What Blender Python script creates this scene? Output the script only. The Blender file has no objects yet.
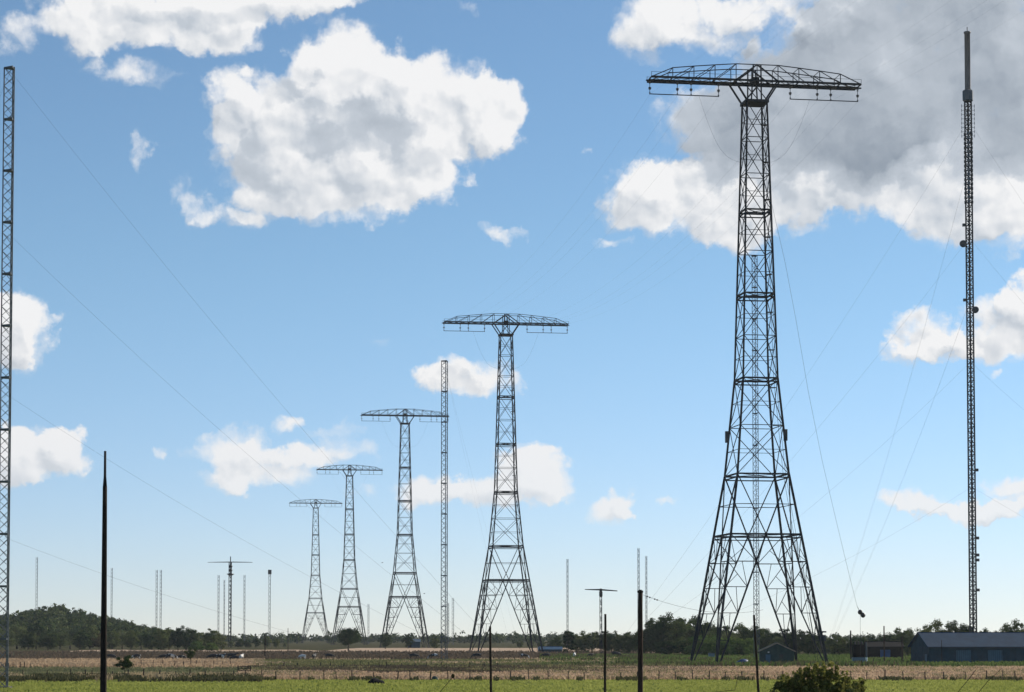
import bpy, bmesh, math, random
import numpy as np
from mathutils import Vector, Matrix
R = math.radians
scene = bpy.context.scene
COL = scene.collection

# ------------------------------------------------------------------ camera
F_PX, EYE, PITCH = 2230.0, 5.8, R(2.8)
HORIZON, YC = 636.5, 636.5 - 2230.0 * math.tan(R(2.8))
cam_data = bpy.data.cameras.new('camera')
cam_data.sensor_width = 36.0
cam_data.lens = F_PX / 1024 * 36.0
cam_data.shift_y = (YC - 346.0) / 1024.0
cam_data.clip_start, cam_data.clip_end = 0.5, 30000
cam = bpy.data.objects.new('camera', cam_data)
COL.objects.link(cam)
cam.location = (0, 0, EYE)
cam.rotation_euler = (R(90) + PITCH, 0, 0)
scene.camera = cam

def ray(px, py):
    """viewing direction of a photo pixel, used to estimate where things stand in the field"""
    a, b = (px - 512) / F_PX, (YC - py) / F_PX
    return Vector((a, math.cos(PITCH) - b * math.sin(PITCH), math.sin(PITCH) + b * math.cos(PITCH))).normalized()
def P(px, py, d):
    r = ray(px, py); k = d / r.y
    return Vector((r.x * k, d, EYE + r.z * k))
def G(px, d, z=0.0):
    """point on the plain at distance d seen at photo column px"""
    py = HORIZON + (EYE - z) * F_PX / d
    p = P(px, py, d); p.z = z
    return p
def dist(py):
    return EYE * F_PX / (py - HORIZON)

# ------------------------------------------------------------------ sun, sky, exposure
SUN_EL, SUN_AZ = R(30), R(52)          # azimuth measured from +Y (view direction) towards +X
sdir = Vector((math.sin(SUN_AZ) * math.cos(SUN_EL), math.cos(SUN_AZ) * math.cos(SUN_EL), math.sin(SUN_EL)))
sun_data = bpy.data.lights.new('sun', 'SUN')
sun_data.energy, sun_data.angle, sun_data.color = 4.6, R(0.5), (1.0, 0.90, 0.76)
sun = bpy.data.objects.new('sun', sun_data)
COL.objects.link(sun)
sun.rotation_euler = sdir.to_track_quat('Z', 'Y').to_euler()
sun.location = (300, 200, 300)

world = bpy.data.worlds.new('World'); scene.world = world
world.use_nodes = True
world.cycles.sampling_method = 'MANUAL'; world.cycles.sample_map_resolution = 512
scene.view_settings.view_transform = 'Standard'
scene.view_settings.look = 'None'
scene.view_settings.exposure = 0.35
scene.view_settings.gamma = 1.0
scene.cycles.use_denoising = True
scene.cycles.denoiser = 'OPENIMAGEDENOISE'
scene.cycles.denoising_input_passes = 'RGB_ALBEDO_NORMAL'
scene.cycles.denoising_prefilter = 'ACCURATE'
scene.cycles.max_bounces = 6
scene.cycles.volume_bounces = 0

class NT:
    """tiny helper for wiring shader nodes"""
    def __init__(s, tree): s.t = tree; s.n = tree.nodes; s.l = tree.links
    def _in(s, sock, v):
        if v is None: return
        if isinstance(v, bpy.types.NodeSocket): s.l.new(v, sock)
        else: sock.default_value = v
    def math(s, op, a=None, b=None, c=None, clamp=False):
        n = s.n.new('ShaderNodeMath'); n.operation = op; n.use_clamp = clamp
        for i, v in enumerate((a, b, c)): s._in(n.inputs[i], v)
        return n.outputs[0]
    def vec(s, op, a=None, b=None, c=None):
        n = s.n.new('ShaderNodeVectorMath'); n.operation = op
        for i, v in enumerate((a, b, c)): s._in(n.inputs[i], v)
        return n.outputs['Value'] if op in ('DOT_PRODUCT', 'LENGTH') else n.outputs[0]
    def noise(s, v, scale, detail=4, rough=0.5, color=False, dist=0.0, lac=2.0, dim='3D'):
        n = s.n.new('ShaderNodeTexNoise'); n.noise_dimensions = dim
        s._in(n.inputs['Vector'], v); n.inputs['Scale'].default_value = scale
        n.inputs['Detail'].default_value = detail; n.inputs['Roughness'].default_value = rough
        n.inputs['Distortion'].default_value = dist; n.inputs['Lacunarity'].default_value = lac
        return n.outputs['Color' if color else 'Fac']
    def rng(s, v, a, b, c=0.0, d=1.0, smooth=False):
        n = s.n.new('ShaderNodeMapRange'); n.interpolation_type = 'SMOOTHSTEP' if smooth else 'LINEAR'
        s._in(n.inputs[0], v)
        for i, k in enumerate((a, b, c, d)): n.inputs[i + 1].default_value = k
        return n.outputs[0]
    def mix(s, f, a, b):
        n = s.n.new('ShaderNodeMix'); n.data_type = 'RGBA'
        s._in(n.inputs[0], f)
        for sock, v in ((n.inputs[6], a), (n.inputs[7], b)):
            s._in(sock, v if isinstance(v, bpy.types.NodeSocket) else tuple(v) + ((1,) if len(v) == 3 else ()))
        return n.outputs[2]
    def comb(s, x=0.0, y=0.0, z=0.0):
        n = s.n.new('ShaderNodeCombineXYZ')
        for i, v in enumerate((x, y, z)): s._in(n.inputs[i], v)
        return n.outputs[0]
    def sep(s, v):
        n = s.n.new('ShaderNodeSeparateXYZ'); s._in(n.inputs[0], v)
        return n.outputs

def azel(px, py):
    d = ray(px, py)
    return math.atan2(d.x, d.y) * 22.3, math.asin(d.z) * 22.3

# clouds of this particular sky: where each billow stands (column, row) and its half width and height, density
BILLOWS = [
 # large cumulus left of centre
 (362,112,92,58,1),(345,72,52,42,1),(440,112,72,48,1),(492,106,36,34,1),(262,128,42,48,1),(226,96,24,26,.9),(214,132,14,22,.7),
 (300,160,78,48,1),(340,192,72,36,1),(405,168,58,38,1),(258,205,34,18,.6),(186,188,17,16,.42),(206,208,14,22,.45),(230,222,24,12,.5),(500,140,26,16,.7),
 (440,185,30,22,.6),
 # wide dark cloud on the right
 (890,85,138,85,1),(960,45,130,90,1),(1010,130,110,88,1),(815,112,84,60,1),(740,122,58,40,.85),(685,120,44,26,.5),(830,160,70,46,1),(905,168,95,42,1),(790,190,58,34,.9),(770,170,60,44,.9),(715,165,40,30,.6),
 (690,200,66,38,1),(638,200,36,30,.95),(735,216,40,30,.95),(960,205,62,34,1),(1015,222,52,34,1),(655,178,40,22,.6),
 (648,26,36,34,.85),(700,24,56,30,.74),(752,10,54,15,.62),(752,47,10,11,.6),(814,33,24,11,.62),(845,20,30,12,.5),(615,246,20,7,.45),(660,65,20,10,.35),
 # band at the top left
 (112,16,68,30,1),(185,16,66,32,1),(250,4,92,22,1),(305,-4,60,18,.9),(226,40,40,16,.62),(84,32,36,24,.65),(24,38,22,20,.6),
 (146,74,42,15,.55),(6,56,10,16,.45),(90,62,12,8,.4),(470,4,14,8,.5),
 # left edge
 (24,330,28,32,1),(6,332,28,28,1),(38,453,48,25,1),(5,456,34,26,1),(74,460,22,16,.7),(62,438,24,12,.5),
 # small clouds in the middle
 (232,448,44,22,.8),(268,470,52,22,.84),(226,484,28,12,.66),(293,424,19,11,.7),(322,455,46,13,.66),(338,434,24,10,.42),
 (166,456,8,7,.5),(365,487,22,9,.45),(470,380,46,20,.95),(434,380,20,13,.5),(428,489,34,17,.9),(492,490,54,18,.95),
 (535,478,32,26,1),(518,458,20,14,.8),(610,513,27,16,.8),(631,504,13,16,.8),(672,500,9,7,.5),(505,233,16,9,.62),
 (588,152,6,7,.42),(142,156,9,22,.42),(375,345,14,8,.3),
 # right edge, lower
 (922,336,33,22,.95),(942,352,26,14,.7),(896,352,18,14,.75),(1010,322,42,36,1),(984,346,24,20,.75),(1026,296,22,20,.9),
 (1005,374,10,6,.45),(918,505,42,13,.92),(965,509,62,10,.82),(1012,508,42,12,.85),(1010,483,24,12,.8),(958,350,16,12,.6),
]
# thick parts that let little light through
THICK = [(805,108,115,58,.55),(885,85,135,74,.60),(970,45,130,90,.68),(1005,110,80,44,.45),(715,122,72,42,.72),(668,118,44,26,.6),(930,128,55,22,.55),(840,160,80,24,.2),
 (738,62,70,20,.5),(240,125,36,28,.38),(288,88,22,13,.5),(350,128,54,18,.38),(395,112,28,22,.28),(312,160,75,40,.22),(262,182,34,32,.2),(425,135,40,18,.12),
 (165,2,80,14,.35),(918,330,26,12,.45),(1012,330,36,20,.35),(28,340,20,16,.22),(38,460,30,14,.3),(470,388,30,8,.15),(1000,190,60,20,.2)]

def build_sky():
    t = NT(world.node_tree); t.n.clear()
    out = t.n.new('ShaderNodeOutputWorld')
    sky = t.n.new('ShaderNodeTexSky'); sky.sky_type = 'NISHITA'; sky.sun_disc = False
    sky.sun_elevation, sky.sun_rotation = SUN_EL, SUN_AZ
    sky.altitude, sky.air_density, sky.dust_density, sky.ozone_density = 0, 0.78, 0.0, 3.2
    tc = t.n.new('ShaderNodeTexCoord')
    x, y, z = t.sep(tc.outputs['Generated'])
    az = t.math('MULTIPLY', t.math('ARCTAN2', x, y), 22.3)
    el = t.math('MULTIPLY', t.math('ARCSINE', z), 22.3)
    p = t.comb(az, el, 0.0)
    bg = t.n.new('ShaderNodeBackground'); bg.inputs[1].default_value = SKY_STRENGTH
    t.l.new(t.vec('MULTIPLY', sky.outputs[0], t.mix(t.rng(el, 0.0, 4.2, 0.0, 1.0, smooth=True), (0.87, 0.875, 1.02), (0.96, 1.03, 0.975))), bg.inputs[0])
    half = (0.5, 0.5, 0.5)
    w1 = t.vec('SUBTRACT', t.noise(p, 1.3, 2, 0.5, True, dim='2D'), half)
    w2 = t.vec('SUBTRACT', t.noise(p, 4.2, 5, 0.60, True, dim='2D'), half)
    q = t.vec('MULTIPLY_ADD', w1, (0.50, 0.36, 0), t.vec('MULTIPLY_ADD', w2, (0.33, 0.28, 0), p))
    qs = t.vec('MULTIPLY_ADD', w1, (0.9, 0.7, 0), t.vec('MULTIPLY_ADD', w2, (0.5, 0.4, 0), p))
    fb = t.noise(p, 2.4, 8, 0.58, dim='2D')
    def puffs(v, scale):
        n = t.n.new('ShaderNodeTexVoronoi'); n.voronoi_dimensions = '2D'; n.feature = 'SMOOTH_F1'
        n.inputs['Scale'].default_value = scale; n.inputs['Smoothness'].default_value = 0.35
        t.l.new(v, n.inputs['Vector']); return n.outputs['Distance']
    step = lambda v, k: t.vec('ADD', v, (0.07 * k, 0.10 * k, 0.0))
    qv = t.vec('MULTIPLY_ADD', w2, (0.22, 0.20, 0), p)
    pv, pf = puffs(qv, 2.3), puffs(qv, 5.2)
    bump = t.math('MULTIPLY_ADD', pf, 0.45, pv)
    bump2 = t.math('MULTIPLY_ADD', puffs(step(qv, .45), 5.2), 0.45, puffs(step(qv, .9), 2.3))
    LX, LY = 0.075, 0.10                                  # a step towards the light
    fa = t.noise(p, 1.7, 3, 0.50, dim='2D')
    fa2 = t.noise(t.vec('ADD', p, (LX, LY, 0.0)), 1.7, 3, 0.50, dim='2D')
    fc2 = t.noise(t.vec('ADD', p, (LX * .4, LY * .4, 0.0)), 2.4, 5, 0.58, dim='2D')
    rel = t.math('MULTIPLY_ADD', t.math('SUBTRACT', fa2, fa), 1.0, t.math('MULTIPLY', t.math('SUBTRACT', fc2, fb), 0.5))
    n3 = t.noise(q, 1.0, 5, 0.52, dim='2D')
    n3 = t.rng(n3, 0.3, 0.70, 0.55, 1.3)
    n4 = t.noise(q, 3.1, 6, 0.62, dim='2D')
    low = t.rng(el, 0.6, 3.2, 0.55, 0.0)
    amax = t.rng(el, 0.3, 2.4, 0.74, 0.985)
    def field(pt, lst, grow):
        acc = None
        for (cx, cy, rx, ry, w) in lst:
            a, e = azel(cx, cy); sx, sy = 100.0 / (rx * grow), 100.0 / (ry * grow)
            v = t.vec('MULTIPLY_ADD', pt, (sx, sy, 0), (-a * sx, -e * sy, 0))
            f = t.math('MULTIPLY_ADD', t.vec('DOT_PRODUCT', v, v), -w, w, clamp=True)
            acc = f if acc is None else t.math('ADD', acc, f)
        return acc if acc is not None else 0.0
    def clouds(billows, thick):
        """sky with the clouds of one part of it"""
        m = field(q, billows, 1.25)
        d = t.math('MULTIPLY_ADD', t.math('SUBTRACT', fb, 0.5), 1.3, t.math('MINIMUM', m, 1.1))
        d = t.math('MULTIPLY_ADD', t.math('SUBTRACT', 0.42, bump), 0.22, d)
        alpha = t.rng(d, 0.12, 0.80, smooth=True)
        veil = t.rng(t.math('MULTIPLY_ADD', t.math('SUBTRACT', n4, 0.5), 1.5, m), 0.17, 0.85, 0.0, 0.42, smooth=True)
        alpha = t.math('MULTIPLY', t.math('MAXIMUM', alpha, veil), t.rng(m, 0.02, 0.20, smooth=True))
        core = t.rng(m, 0.05, 0.85, smooth=True)
        m2 = field(step(q, 1.0), billows, 1.25)
        relief = t.math('MULTIPLY', t.math('SUBTRACT', t.math('MINIMUM', m2, 2.4), t.math('MINIMUM', m, 2.4)), 0.55)
        relief = t.math('MULTIPLY_ADD', t.math('SUBTRACT', bump, bump2), 0.42, relief)
        k = t.math('MULTIPLY', t.math('MULTIPLY', t.math('MINIMUM', field(qs, thick, 1.5), 1.05), core), n3)   # thick cores let less light through
        k = t.math('ADD', t.math('ADD', k, t.rng(m, 0.6, 2.6, 0.0, 0.10)), t.math('MULTIPLY', rel, t.rng(k, 0.1, 0.8, 1.0, 0.45)))
        k = t.math('ADD', k, t.math('MULTIPLY', relief, t.rng(k, 0.2, 1.0, 1.0, 0.75)))
        k = t.math('MAXIMUM', t.math('MINIMUM', k, 1.7), 0.0)
        white, mid, grey = (0.93, 0.93, 0.935), (0.57, 0.62, 0.685), (0.26, 0.31, 0.375)
        c = t.mix(t.rng(k, 0.0, 0.5), white, mid)
        c = t.mix(t.rng(k, 0.45, 1.65), c, grey)
        c = t.mix(low, c, (0.93, 0.895, 0.87))          # long air path near the horizon
        cb = t.n.new('ShaderNodeBackground'); t.l.new(c, cb.inputs[0]); cb.inputs[1].default_value = CLOUD_STRENGTH
        mx = t.n.new('ShaderNodeMixShader')
        t.l.new(t.math('MULTIPLY', alpha, amax), mx.inputs[0]); t.l.new(bg.outputs[0], mx.inputs[1]); t.l.new(cb.outputs[0], mx.inputs[2])
        return mx.outputs[0]
    def switch(coord, at, below, above):
        mx = t.n.new('ShaderNodeMixShader')
        t.l.new(t.math('GREATER_THAN', coord, at), mx.inputs[0]); t.l.new(below, mx.inputs[1]); t.l.new(above, mx.inputs[2])
        return mx.outputs[0]
    def part(x0, x1, y0, y1):
        sel = lambda lst, g: [b for b in lst if b[0] + b[2] * g > x0 and b[0] - b[2] * g < x1 and b[1] + b[3] * g > y0 and b[1] - b[3] * g < y1]
        return clouds(sel([(a, b, c + 20, d + 20, w) for a, b, c, d, w in BILLOWS], 1.3) and [b for b in BILLOWS if sel([(b[0], b[1], b[2] + 20, b[3] + 20, 1)], 1.3)],
                      [b for b in THICK if sel([(b[0], b[1], b[2] + 30, b[3] + 30, 1)], 1.4)])
    XM, YM = 570, 268
    B = 5000
    upper = switch(az, azel(XM, 150)[0], part(-B, XM, -B, YM), part(XM, B, -B, YM))
    lower = switch(az, azel(XM, 400)[0], switch(az, azel(180, 400)[0], part(-B, 180, YM, B), part(180, XM, YM, B)), part(XM, B, YM, B))
    sky_all = switch(el, azel(512, YM)[1], lower, upper)
    final = switch(el, 0.05, bg.outputs[0], sky_all)
    t.l.new(final, out.inputs[0])
SKY_STRENGTH, CLOUD_STRENGTH, HAZE = 0.092, 0.77, 0.00004
build_sky()

# ------------------------------------------------------------------ helpers
rng = np.random.default_rng(11)
random.seed(11)
def tag(o, label=None, cat=None, group=None, kind=None):
    if label: o['label'] = label
    if cat: o['category'] = cat
    if group: o['group'] = group
    if kind: o['kind'] = kind
    return o
def empty(name, loc=(0, 0, 0), rz=0.0):
    o = bpy.data.objects.new(name, None); COL.objects.link(o)
    o.location = loc; o.rotation_euler = (0, 0, rz); o.empty_display_size = 0.5
    return o
def copy_tree(o, parent=None):
    c = o.copy(); COL.objects.link(c)
    if parent: c.parent = parent
    for ch in list(o.children): copy_tree(ch, c)
    return c
class MB:
    """collects solid shapes that become one mesh"""
    def __init__(s): s.v = []; s.f = []
    def poly(s, verts, faces):
        b = len(s.v); s.v += [tuple(v) for v in verts]; s.f += [tuple(i + b for i in f) for f in faces]; return s
    def bar(s, a, b, w, h=None, roll=0.0):
        """square steel section from a to b"""
        a, b = Vector(a), Vector(b); h = h or w; d = (b - a)
        if d.length < 1e-6: return s
        d.normalize(); up = Vector((0, 0, 1)) if abs(d.z) < .95 else Vector((0, 1, 0))
        x = d.cross(up).normalized(); y = x.cross(d).normalized()
        if roll:
            x, y = x * math.cos(roll) + y * math.sin(roll), y * math.cos(roll) - x * math.sin(roll)
        x *= w / 2; y *= h / 2
        vs = [p + i * x + j * y for p in (a, b) for i, j in ((-1, -1), (1, -1), (1, 1), (-1, 1))]
        return s.poly(vs, [(0, 1, 5, 4), (1, 2, 6, 5), (2, 3, 7, 6), (3, 0, 4, 7), (3, 2, 1, 0), (4, 5, 6, 7)])
    def box(s, c, size, rz=0.0):
        c = Vector(c); x, y, z = (k / 2 for k in size); m = Matrix.Rotation(rz, 3, 'Z')
        vs = [c + m @ Vector((i * x, j * y, k * z)) for k in (-1, 1) for i, j in ((-1, -1), (1, -1), (1, 1), (-1, 1))]
        return s.poly(vs, [(0, 1, 5, 4), (1, 2, 6, 5), (2, 3, 7, 6), (3, 0, 4, 7), (3, 2, 1, 0), (4, 5, 6, 7)])
    def tube(s, pts, rad, n=8):
        """round tube through points; rad a number or one per point"""
        pts = [Vector(p) for p in pts]; m = len(pts)
        rad = [rad] * m if not hasattr(rad, '__len__') else rad
        vs = []
        for i, p in enumerate(pts):
            d = (pts[min(i + 1, m - 1)] - pts[max(i - 1, 0)]).normalized()
            up = Vector((0, 0, 1)) if abs(d.z) < .9 else Vector((0, 1, 0))
            x = d.cross(up).normalized(); y = x.cross(d).normalized()
            vs += [p + rad[i] * (x * math.cos(2 * math.pi * k / n) + y * math.sin(2 * math.pi * k / n)) for k in range(n)]
        fs = [(i * n + k, i * n + (k + 1) % n, (i + 1) * n + (k + 1) % n, (i + 1) * n + k) for i in range(m - 1) for k in range(n)]
        fs += [tuple(range(n))[::-1], tuple((m - 1) * n + k for k in range(n))]
        return s.poly(vs, fs)
    def lathe(s, prof, base=(0, 0, 0), n=12):
        """profile of (radius, height) turned about the vertical"""
        return s.tube([Vector(base) + Vector((0, 0, z)) for r, z in prof], [max(r, .001) for r, z in prof], n)
    def build(s, name, m, parent=None, smooth=False):
        me = bpy.data.meshes.new(name); me.from_pydata(s.v, [], s.f); me.update()
        if smooth: me.polygons.foreach_set('use_smooth', [True] * len(me.polygons))
        if m: me.materials.append(m)
        o = bpy.data.objects.new(name, me); COL.objects.link(o)
        if parent: o.parent = parent
        return o
def np_mesh(name, v, f, m, parent=None):
    """mesh from arrays (f is n x 3 or n x 4)"""
    me = bpy.data.meshes.new(name); n, k = f.shape
    me.vertices.add(len(v)); me.vertices.foreach_set('co', np.asarray(v, np.float32).ravel())
    me.loops.add(n * k); me.loops.foreach_set('vertex_index', f.astype(np.int32).ravel())
    me.polygons.add(n); me.polygons.foreach_set('loop_start', np.arange(0, n * k, k, dtype=np.int32))
    me.polygons.foreach_set('loop_total', np.full(n, k, np.int32))
    me.update(calc_edges=True)
    if m: me.materials.append(m)
    o = bpy.data.objects.new(name, me); COL.objects.link(o)
    if parent: o.parent = parent
    return o

NTH = ('first second third fourth fifth sixth seventh eighth ninth tenth eleventh twelfth thirteenth fourteenth fifteenth '
       'sixteenth seventeenth eighteenth nineteenth twentieth').split() + ['twenty-' + w for w in 'first second third fourth fifth sixth seventh eighth ninth'.split()]
# ------------------------------------------------------------------ materials
def mat(name):
    m = bpy.data.materials.new(name); m.use_nodes = True
    t = NT(m.node_tree); t.n.clear()
    return m, t, t.n.new('ShaderNodeOutputMaterial')
def solid(name, col, rough=0.7, metal=0.0, var=0.25, scale=0.6, col2=None, bump=0.0):
    """painted, wooden or metal surface with weathering"""
    m, t, out = mat(name)
    b = t.n.new('ShaderNodeBsdfPrincipled'); b.inputs['Specular IOR Level'].default_value = 0.15 if rough > .7 else 0.4
    tc = t.n.new('ShaderNodeTexCoord')
    nz = t.noise(tc.outputs['Object'], scale, 6, 0.65)
    col2 = col2 or tuple(c * (1 - var) for c in col)
    t.l.new(t.mix(t.rng(nz, 0.35, 0.65), col2, tuple(min(1, c * (1 + var * .6)) for c in col)), b.inputs['Base Color'])
    b.inputs['Roughness'].default_value = rough; b.inputs['Metallic'].default_value = metal
    if bump:
        bp = t.n.new('ShaderNodeBump'); bp.inputs['Strength'].default_value = bump; bp.inputs['Distance'].default_value = 0.05
        t.l.new(nz, bp.inputs['Height']); t.l.new(bp.outputs[0], b.inputs['Normal'])
    t.l.new(b.outputs[0], out.inputs[0])
    return m
def leafy(name, a, b, c, trans=0.35, big=0.12, tip=None):
    """leaves or blades: colour differs from clump to clump and from blade to blade, light passes through"""
    m, t, out = mat(name)
    g = t.n.new('ShaderNodeNewGeometry'); oi = t.n.new('ShaderNodeObjectInfo')
    nz = t.noise(g.outputs['Position'], big, 4, 0.6)
    col = t.mix(t.rng(nz, 0.36, 0.64), a, b)
    col = t.mix(t.math('MULTIPLY', t.math('POWER', g.outputs['Random Per Island'], 1.6), 0.55), col, c)
    hs = t.n.new('ShaderNodeHueSaturation')
    t.l.new(t.rng(oi.outputs['Random'], 0, 1, 0.475, 0.525), hs.inputs['Hue'])
    t.l.new(t.rng(oi.outputs['Random'], 0, 1, 1.25, 0.75), hs.inputs['Value'])
    t.l.new(col, hs.inputs['Color']); hs.inputs['Saturation'].default_value = 1.0
    d = t.n.new('ShaderNodeBsdfDiffuse'); t.l.new(hs.outputs[0], d.inputs[0])
    tr = t.n.new('ShaderNodeBsdfTranslucent'); t.l.new(hs.outputs[0], tr.inputs[0])
    mx = t.n.new('ShaderNodeMixShader'); mx.inputs[0].default_value = trans
    t.l.new(d.outputs[0], mx.inputs[1]); t.l.new(tr.outputs[0], mx.inputs[2]); t.l.new(mx.outputs[0], out.inputs[0])
    return m
def ground_mat(name, a, b, c, sx=0.05, sy=0.012, fine=0.7):
    """field surface: long drifts across the view, mottled with clods and tufts"""
    m, t, out = mat(name)
    g = t.n.new('ShaderNodeNewGeometry'); pos = g.outputs['Position']
    n1 = t.noise(t.vec('MULTIPLY', pos, (sx, sy, 1)), 1.0, 5, 0.6)
    n2 = t.noise(pos, fine, 5, 0.65)
    col = t.mix(t.rng(n1, 0.35, 0.65), a, b)
    col = t.mix(t.rng(n2, 0.45, 0.72), col, c)
    d = t.n.new('ShaderNodeBsdfDiffuse'); t.l.new(col, d.inputs[0])
    bp = t.n.new('ShaderNodeBump'); bp.inputs['Strength'].default_value = 0.6; bp.inputs['Distance'].default_value = 0.3
    t.l.new(n2, bp.inputs['Height']); t.l.new(bp.outputs[0], d.inputs['Normal'])
    t.l.new(d.outputs[0], out.inputs[0])
    return m

M = {}
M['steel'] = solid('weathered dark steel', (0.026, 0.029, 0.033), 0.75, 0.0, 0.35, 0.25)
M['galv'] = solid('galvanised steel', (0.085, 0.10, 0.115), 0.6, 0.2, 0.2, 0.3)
M['redwhite'] = solid('faded grey red paint', (0.16, 0.145, 0.14), 0.7, 0, 0.3, 0.12)
M['porcelain'] = solid('dark glazed insulator', (0.03, 0.025, 0.022), 0.3)
M['wire'] = solid('wire', (0.045, 0.05, 0.055), 0.8)
M['wood'] = solid('creosoted wood', (0.024, 0.018, 0.013), 0.9, 0, 0.45, 1.5, bump=0.4)
M['wood_warm'] = solid('weathered wood', (0.055, 0.034, 0.022), 0.9, 0, 0.45, 1.5, bump=0.4)
M['post'] = solid('old fence post', (0.035, 0.029, 0.025), 0.9, 0, 0.5, 2.0)
M['concrete'] = solid('concrete', (0.12, 0.115, 0.10), 0.95)
M['slate'] = solid('blue grey sheet roofing', (0.022, 0.054, 0.098), 0.9, 0, 0.18, 0.5)
M['dark_blue'] = solid('dark blue green boards', (0.028, 0.062, 0.085), 0.75, 0, 0.25, 0.8)
M['door_blue'] = solid('pale blue door', (0.055, 0.125, 0.175), 0.7, 0, 0.12, 0.8)
M['hut_green'] = solid('dark green boards', (0.045, 0.075, 0.065), 0.8, 0, 0.25, 1.0)
M['tan_trim'] = solid('sun bleached trim', (0.35, 0.26, 0.19), 0.8)
M['tarp_blue'] = solid('blue tarpaulin', (0.03, 0.07, 0.17), 0.5)
M['roof_blue'] = solid('blue sheet metal', (0.05, 0.11, 0.18), 0.45)
M['white'] = solid('white paint', (0.75, 0.75, 0.73), 0.5, 0, 0.08)
M['pale_blue'] = solid('pale blue grey paint', (0.13, 0.18, 0.22), 0.6, 0, 0.1)
M['black'] = solid('black plastic wrap', (0.006, 0.006, 0.006), 0.95, bump=0.3)
M['felt'] = solid('tarred felt', (0.012, 0.012, 0.013), 0.95)
M['glass'] = solid('dark window glass', (0.02, 0.03, 0.035), 0.08)
M['tyre'] = solid('tyre rubber', (0.02, 0.02, 0.02), 0.8)
M['bark'] = solid('bark', (0.07, 0.055, 0.042), 0.9, 0, 0.4, 2.0)
M['lamp'] = solid('grey lamp housing', (0.045, 0.048, 0.052), 0.6)
# leaves
M['leaf_dark'] = leafy('dark oak leaves', (0.020, 0.042, 0.017), (0.044, 0.068, 0.022), (0.09, 0.112, 0.036), .2)
M['leaf_mid'] = leafy('ash leaves', (0.042, 0.072, 0.024), (0.10, 0.125, 0.042), (0.16, 0.17, 0.055), .22)
M['leaf_pale'] = leafy('willow leaves', (0.070, 0.098, 0.038), (0.125, 0.145, 0.060), (0.20, 0.21, 0.09), .25)
M['leaf_brown'] = leafy('autumn leaves', (0.060, 0.058, 0.024), (0.085, 0.072, 0.030), (0.13, 0.10, 0.045))
M['leaf_fresh'] = leafy('fresh green leaves', (0.075, 0.125, 0.032), (0.10, 0.15, 0.04), (0.16, 0.20, 0.06), .3)
M['leaf_bush'] = leafy('bramble leaves', (0.10, 0.118, 0.028), (0.19, 0.19, 0.048), (0.42, 0.36, 0.12), 0.45, 1.6)
M['grass'] = leafy('pasture grass', (0.25, 0.275, 0.06), (0.33, 0.34, 0.085), (0.42, 0.42, 0.14), 0.5, 0.06)
M['dry'] = leafy('dry grass', (0.30, 0.215, 0.13), (0.42, 0.315, 0.20), (0.52, 0.42, 0.28), 0.5, 0.05)
M['weeds'] = leafy('rank weeds', (0.15, 0.17, 0.062), (0.22, 0.205, 0.098), (0.34, 0.27, 0.15), 0.4, 0.05)
M['lush'] = leafy('lush grass', (0.10, 0.155, 0.042), (0.135, 0.175, 0.052), (0.20, 0.215, 0.075), 0.4, 0.05)
M['sedge'] = leafy('dark sedge', (0.06, 0.068, 0.03), (0.095, 0.09, 0.045), (0.18, 0.15, 0.085), 0.3, 0.08)
M['grass_dull'] = leafy('dull grass', (0.13, 0.15, 0.07), (0.17, 0.175, 0.09), (0.24, 0.22, 0.13), 0.4, 0.05)
M['heather'] = leafy('brown heath', (0.105, 0.078, 0.055), (0.15, 0.112, 0.078), (0.23, 0.165, 0.115), 0.3, 0.05)

# ------------------------------------------------------------------ ground
def sheet(name, corners, z, m, label=None, nx=1, ny=1):
    mb = MB(); mb.poly([(x, y, z) for x, y in corners], [tuple(range(len(corners)))])
    o = mb.build(name, m); tag(o, kind='structure'); return o
def strip(name, px0, px1, d0, d1, z, m, wob=6.0, n=40):
    """field between two distances, seen between two photo columns, with uneven edges"""
    near = [G(px0 + (px1 - px0) * i / n, d0 + wob * (random.random() - .5)) for i in range(n + 1)]
    far = [G(px0 + (px1 - px0) * i / n, d1 + wob * (random.random() - .5)) for i in range(n + 1)]
    for i in range(n + 1):
        e = min(1.0, min(i, n - i) / n * 9); far[i] = near[i].lerp(far[i], .15 + .85 * e)
    mb = MB()
    mb.poly([(p.x, p.y, z) for p in near + far], [(i, i + 1, n + 2 + i, n + 1 + i) for i in range(n)])
    return tag(mb.build(name, m), kind='structure')
gm = {}
gm['ground'] = ground_mat('rough heath ground', (0.045, 0.05, 0.028), (0.07, 0.065, 0.036), (0.085, 0.08, 0.045))
gm['pasture'] = ground_mat('pasture', (0.20, 0.23, 0.045), (0.26, 0.28, 0.06), (0.31, 0.315, 0.09), 0.05, 0.02, 0.5)
gm['dry'] = ground_mat('hay meadow', (0.30, 0.215, 0.135), (0.36, 0.27, 0.175), (0.24, 0.185, 0.12))
gm['straw'] = ground_mat('pale stubble', (0.42, 0.31, 0.22), (0.46, 0.36, 0.27), (0.35, 0.27, 0.20))
gm['dull'] = ground_mat('dull green field', (0.15, 0.165, 0.085), (0.18, 0.18, 0.10), (0.21, 0.19, 0.115))
gm['dark'] = ground_mat('dark brown ground', (0.050, 0.043, 0.032), (0.070, 0.060, 0.042), (0.085, 0.072, 0.050))  # dark brown bands between the paler grass and stubble fields
gm['lush'] = ground_mat('lush meadow', (0.07, 0.115, 0.03), (0.095, 0.13, 0.04), (0.12, 0.145, 0.05))
gm['greygreen'] = ground_mat('grey green field', (0.075, 0.095, 0.06), (0.095, 0.11, 0.07), (0.11, 0.12, 0.08))
sheet('ground', [(-3300, -150), (3300, -150), (3300, 6000), (-3300, 6000)], 0.0, gm['ground'])
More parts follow.
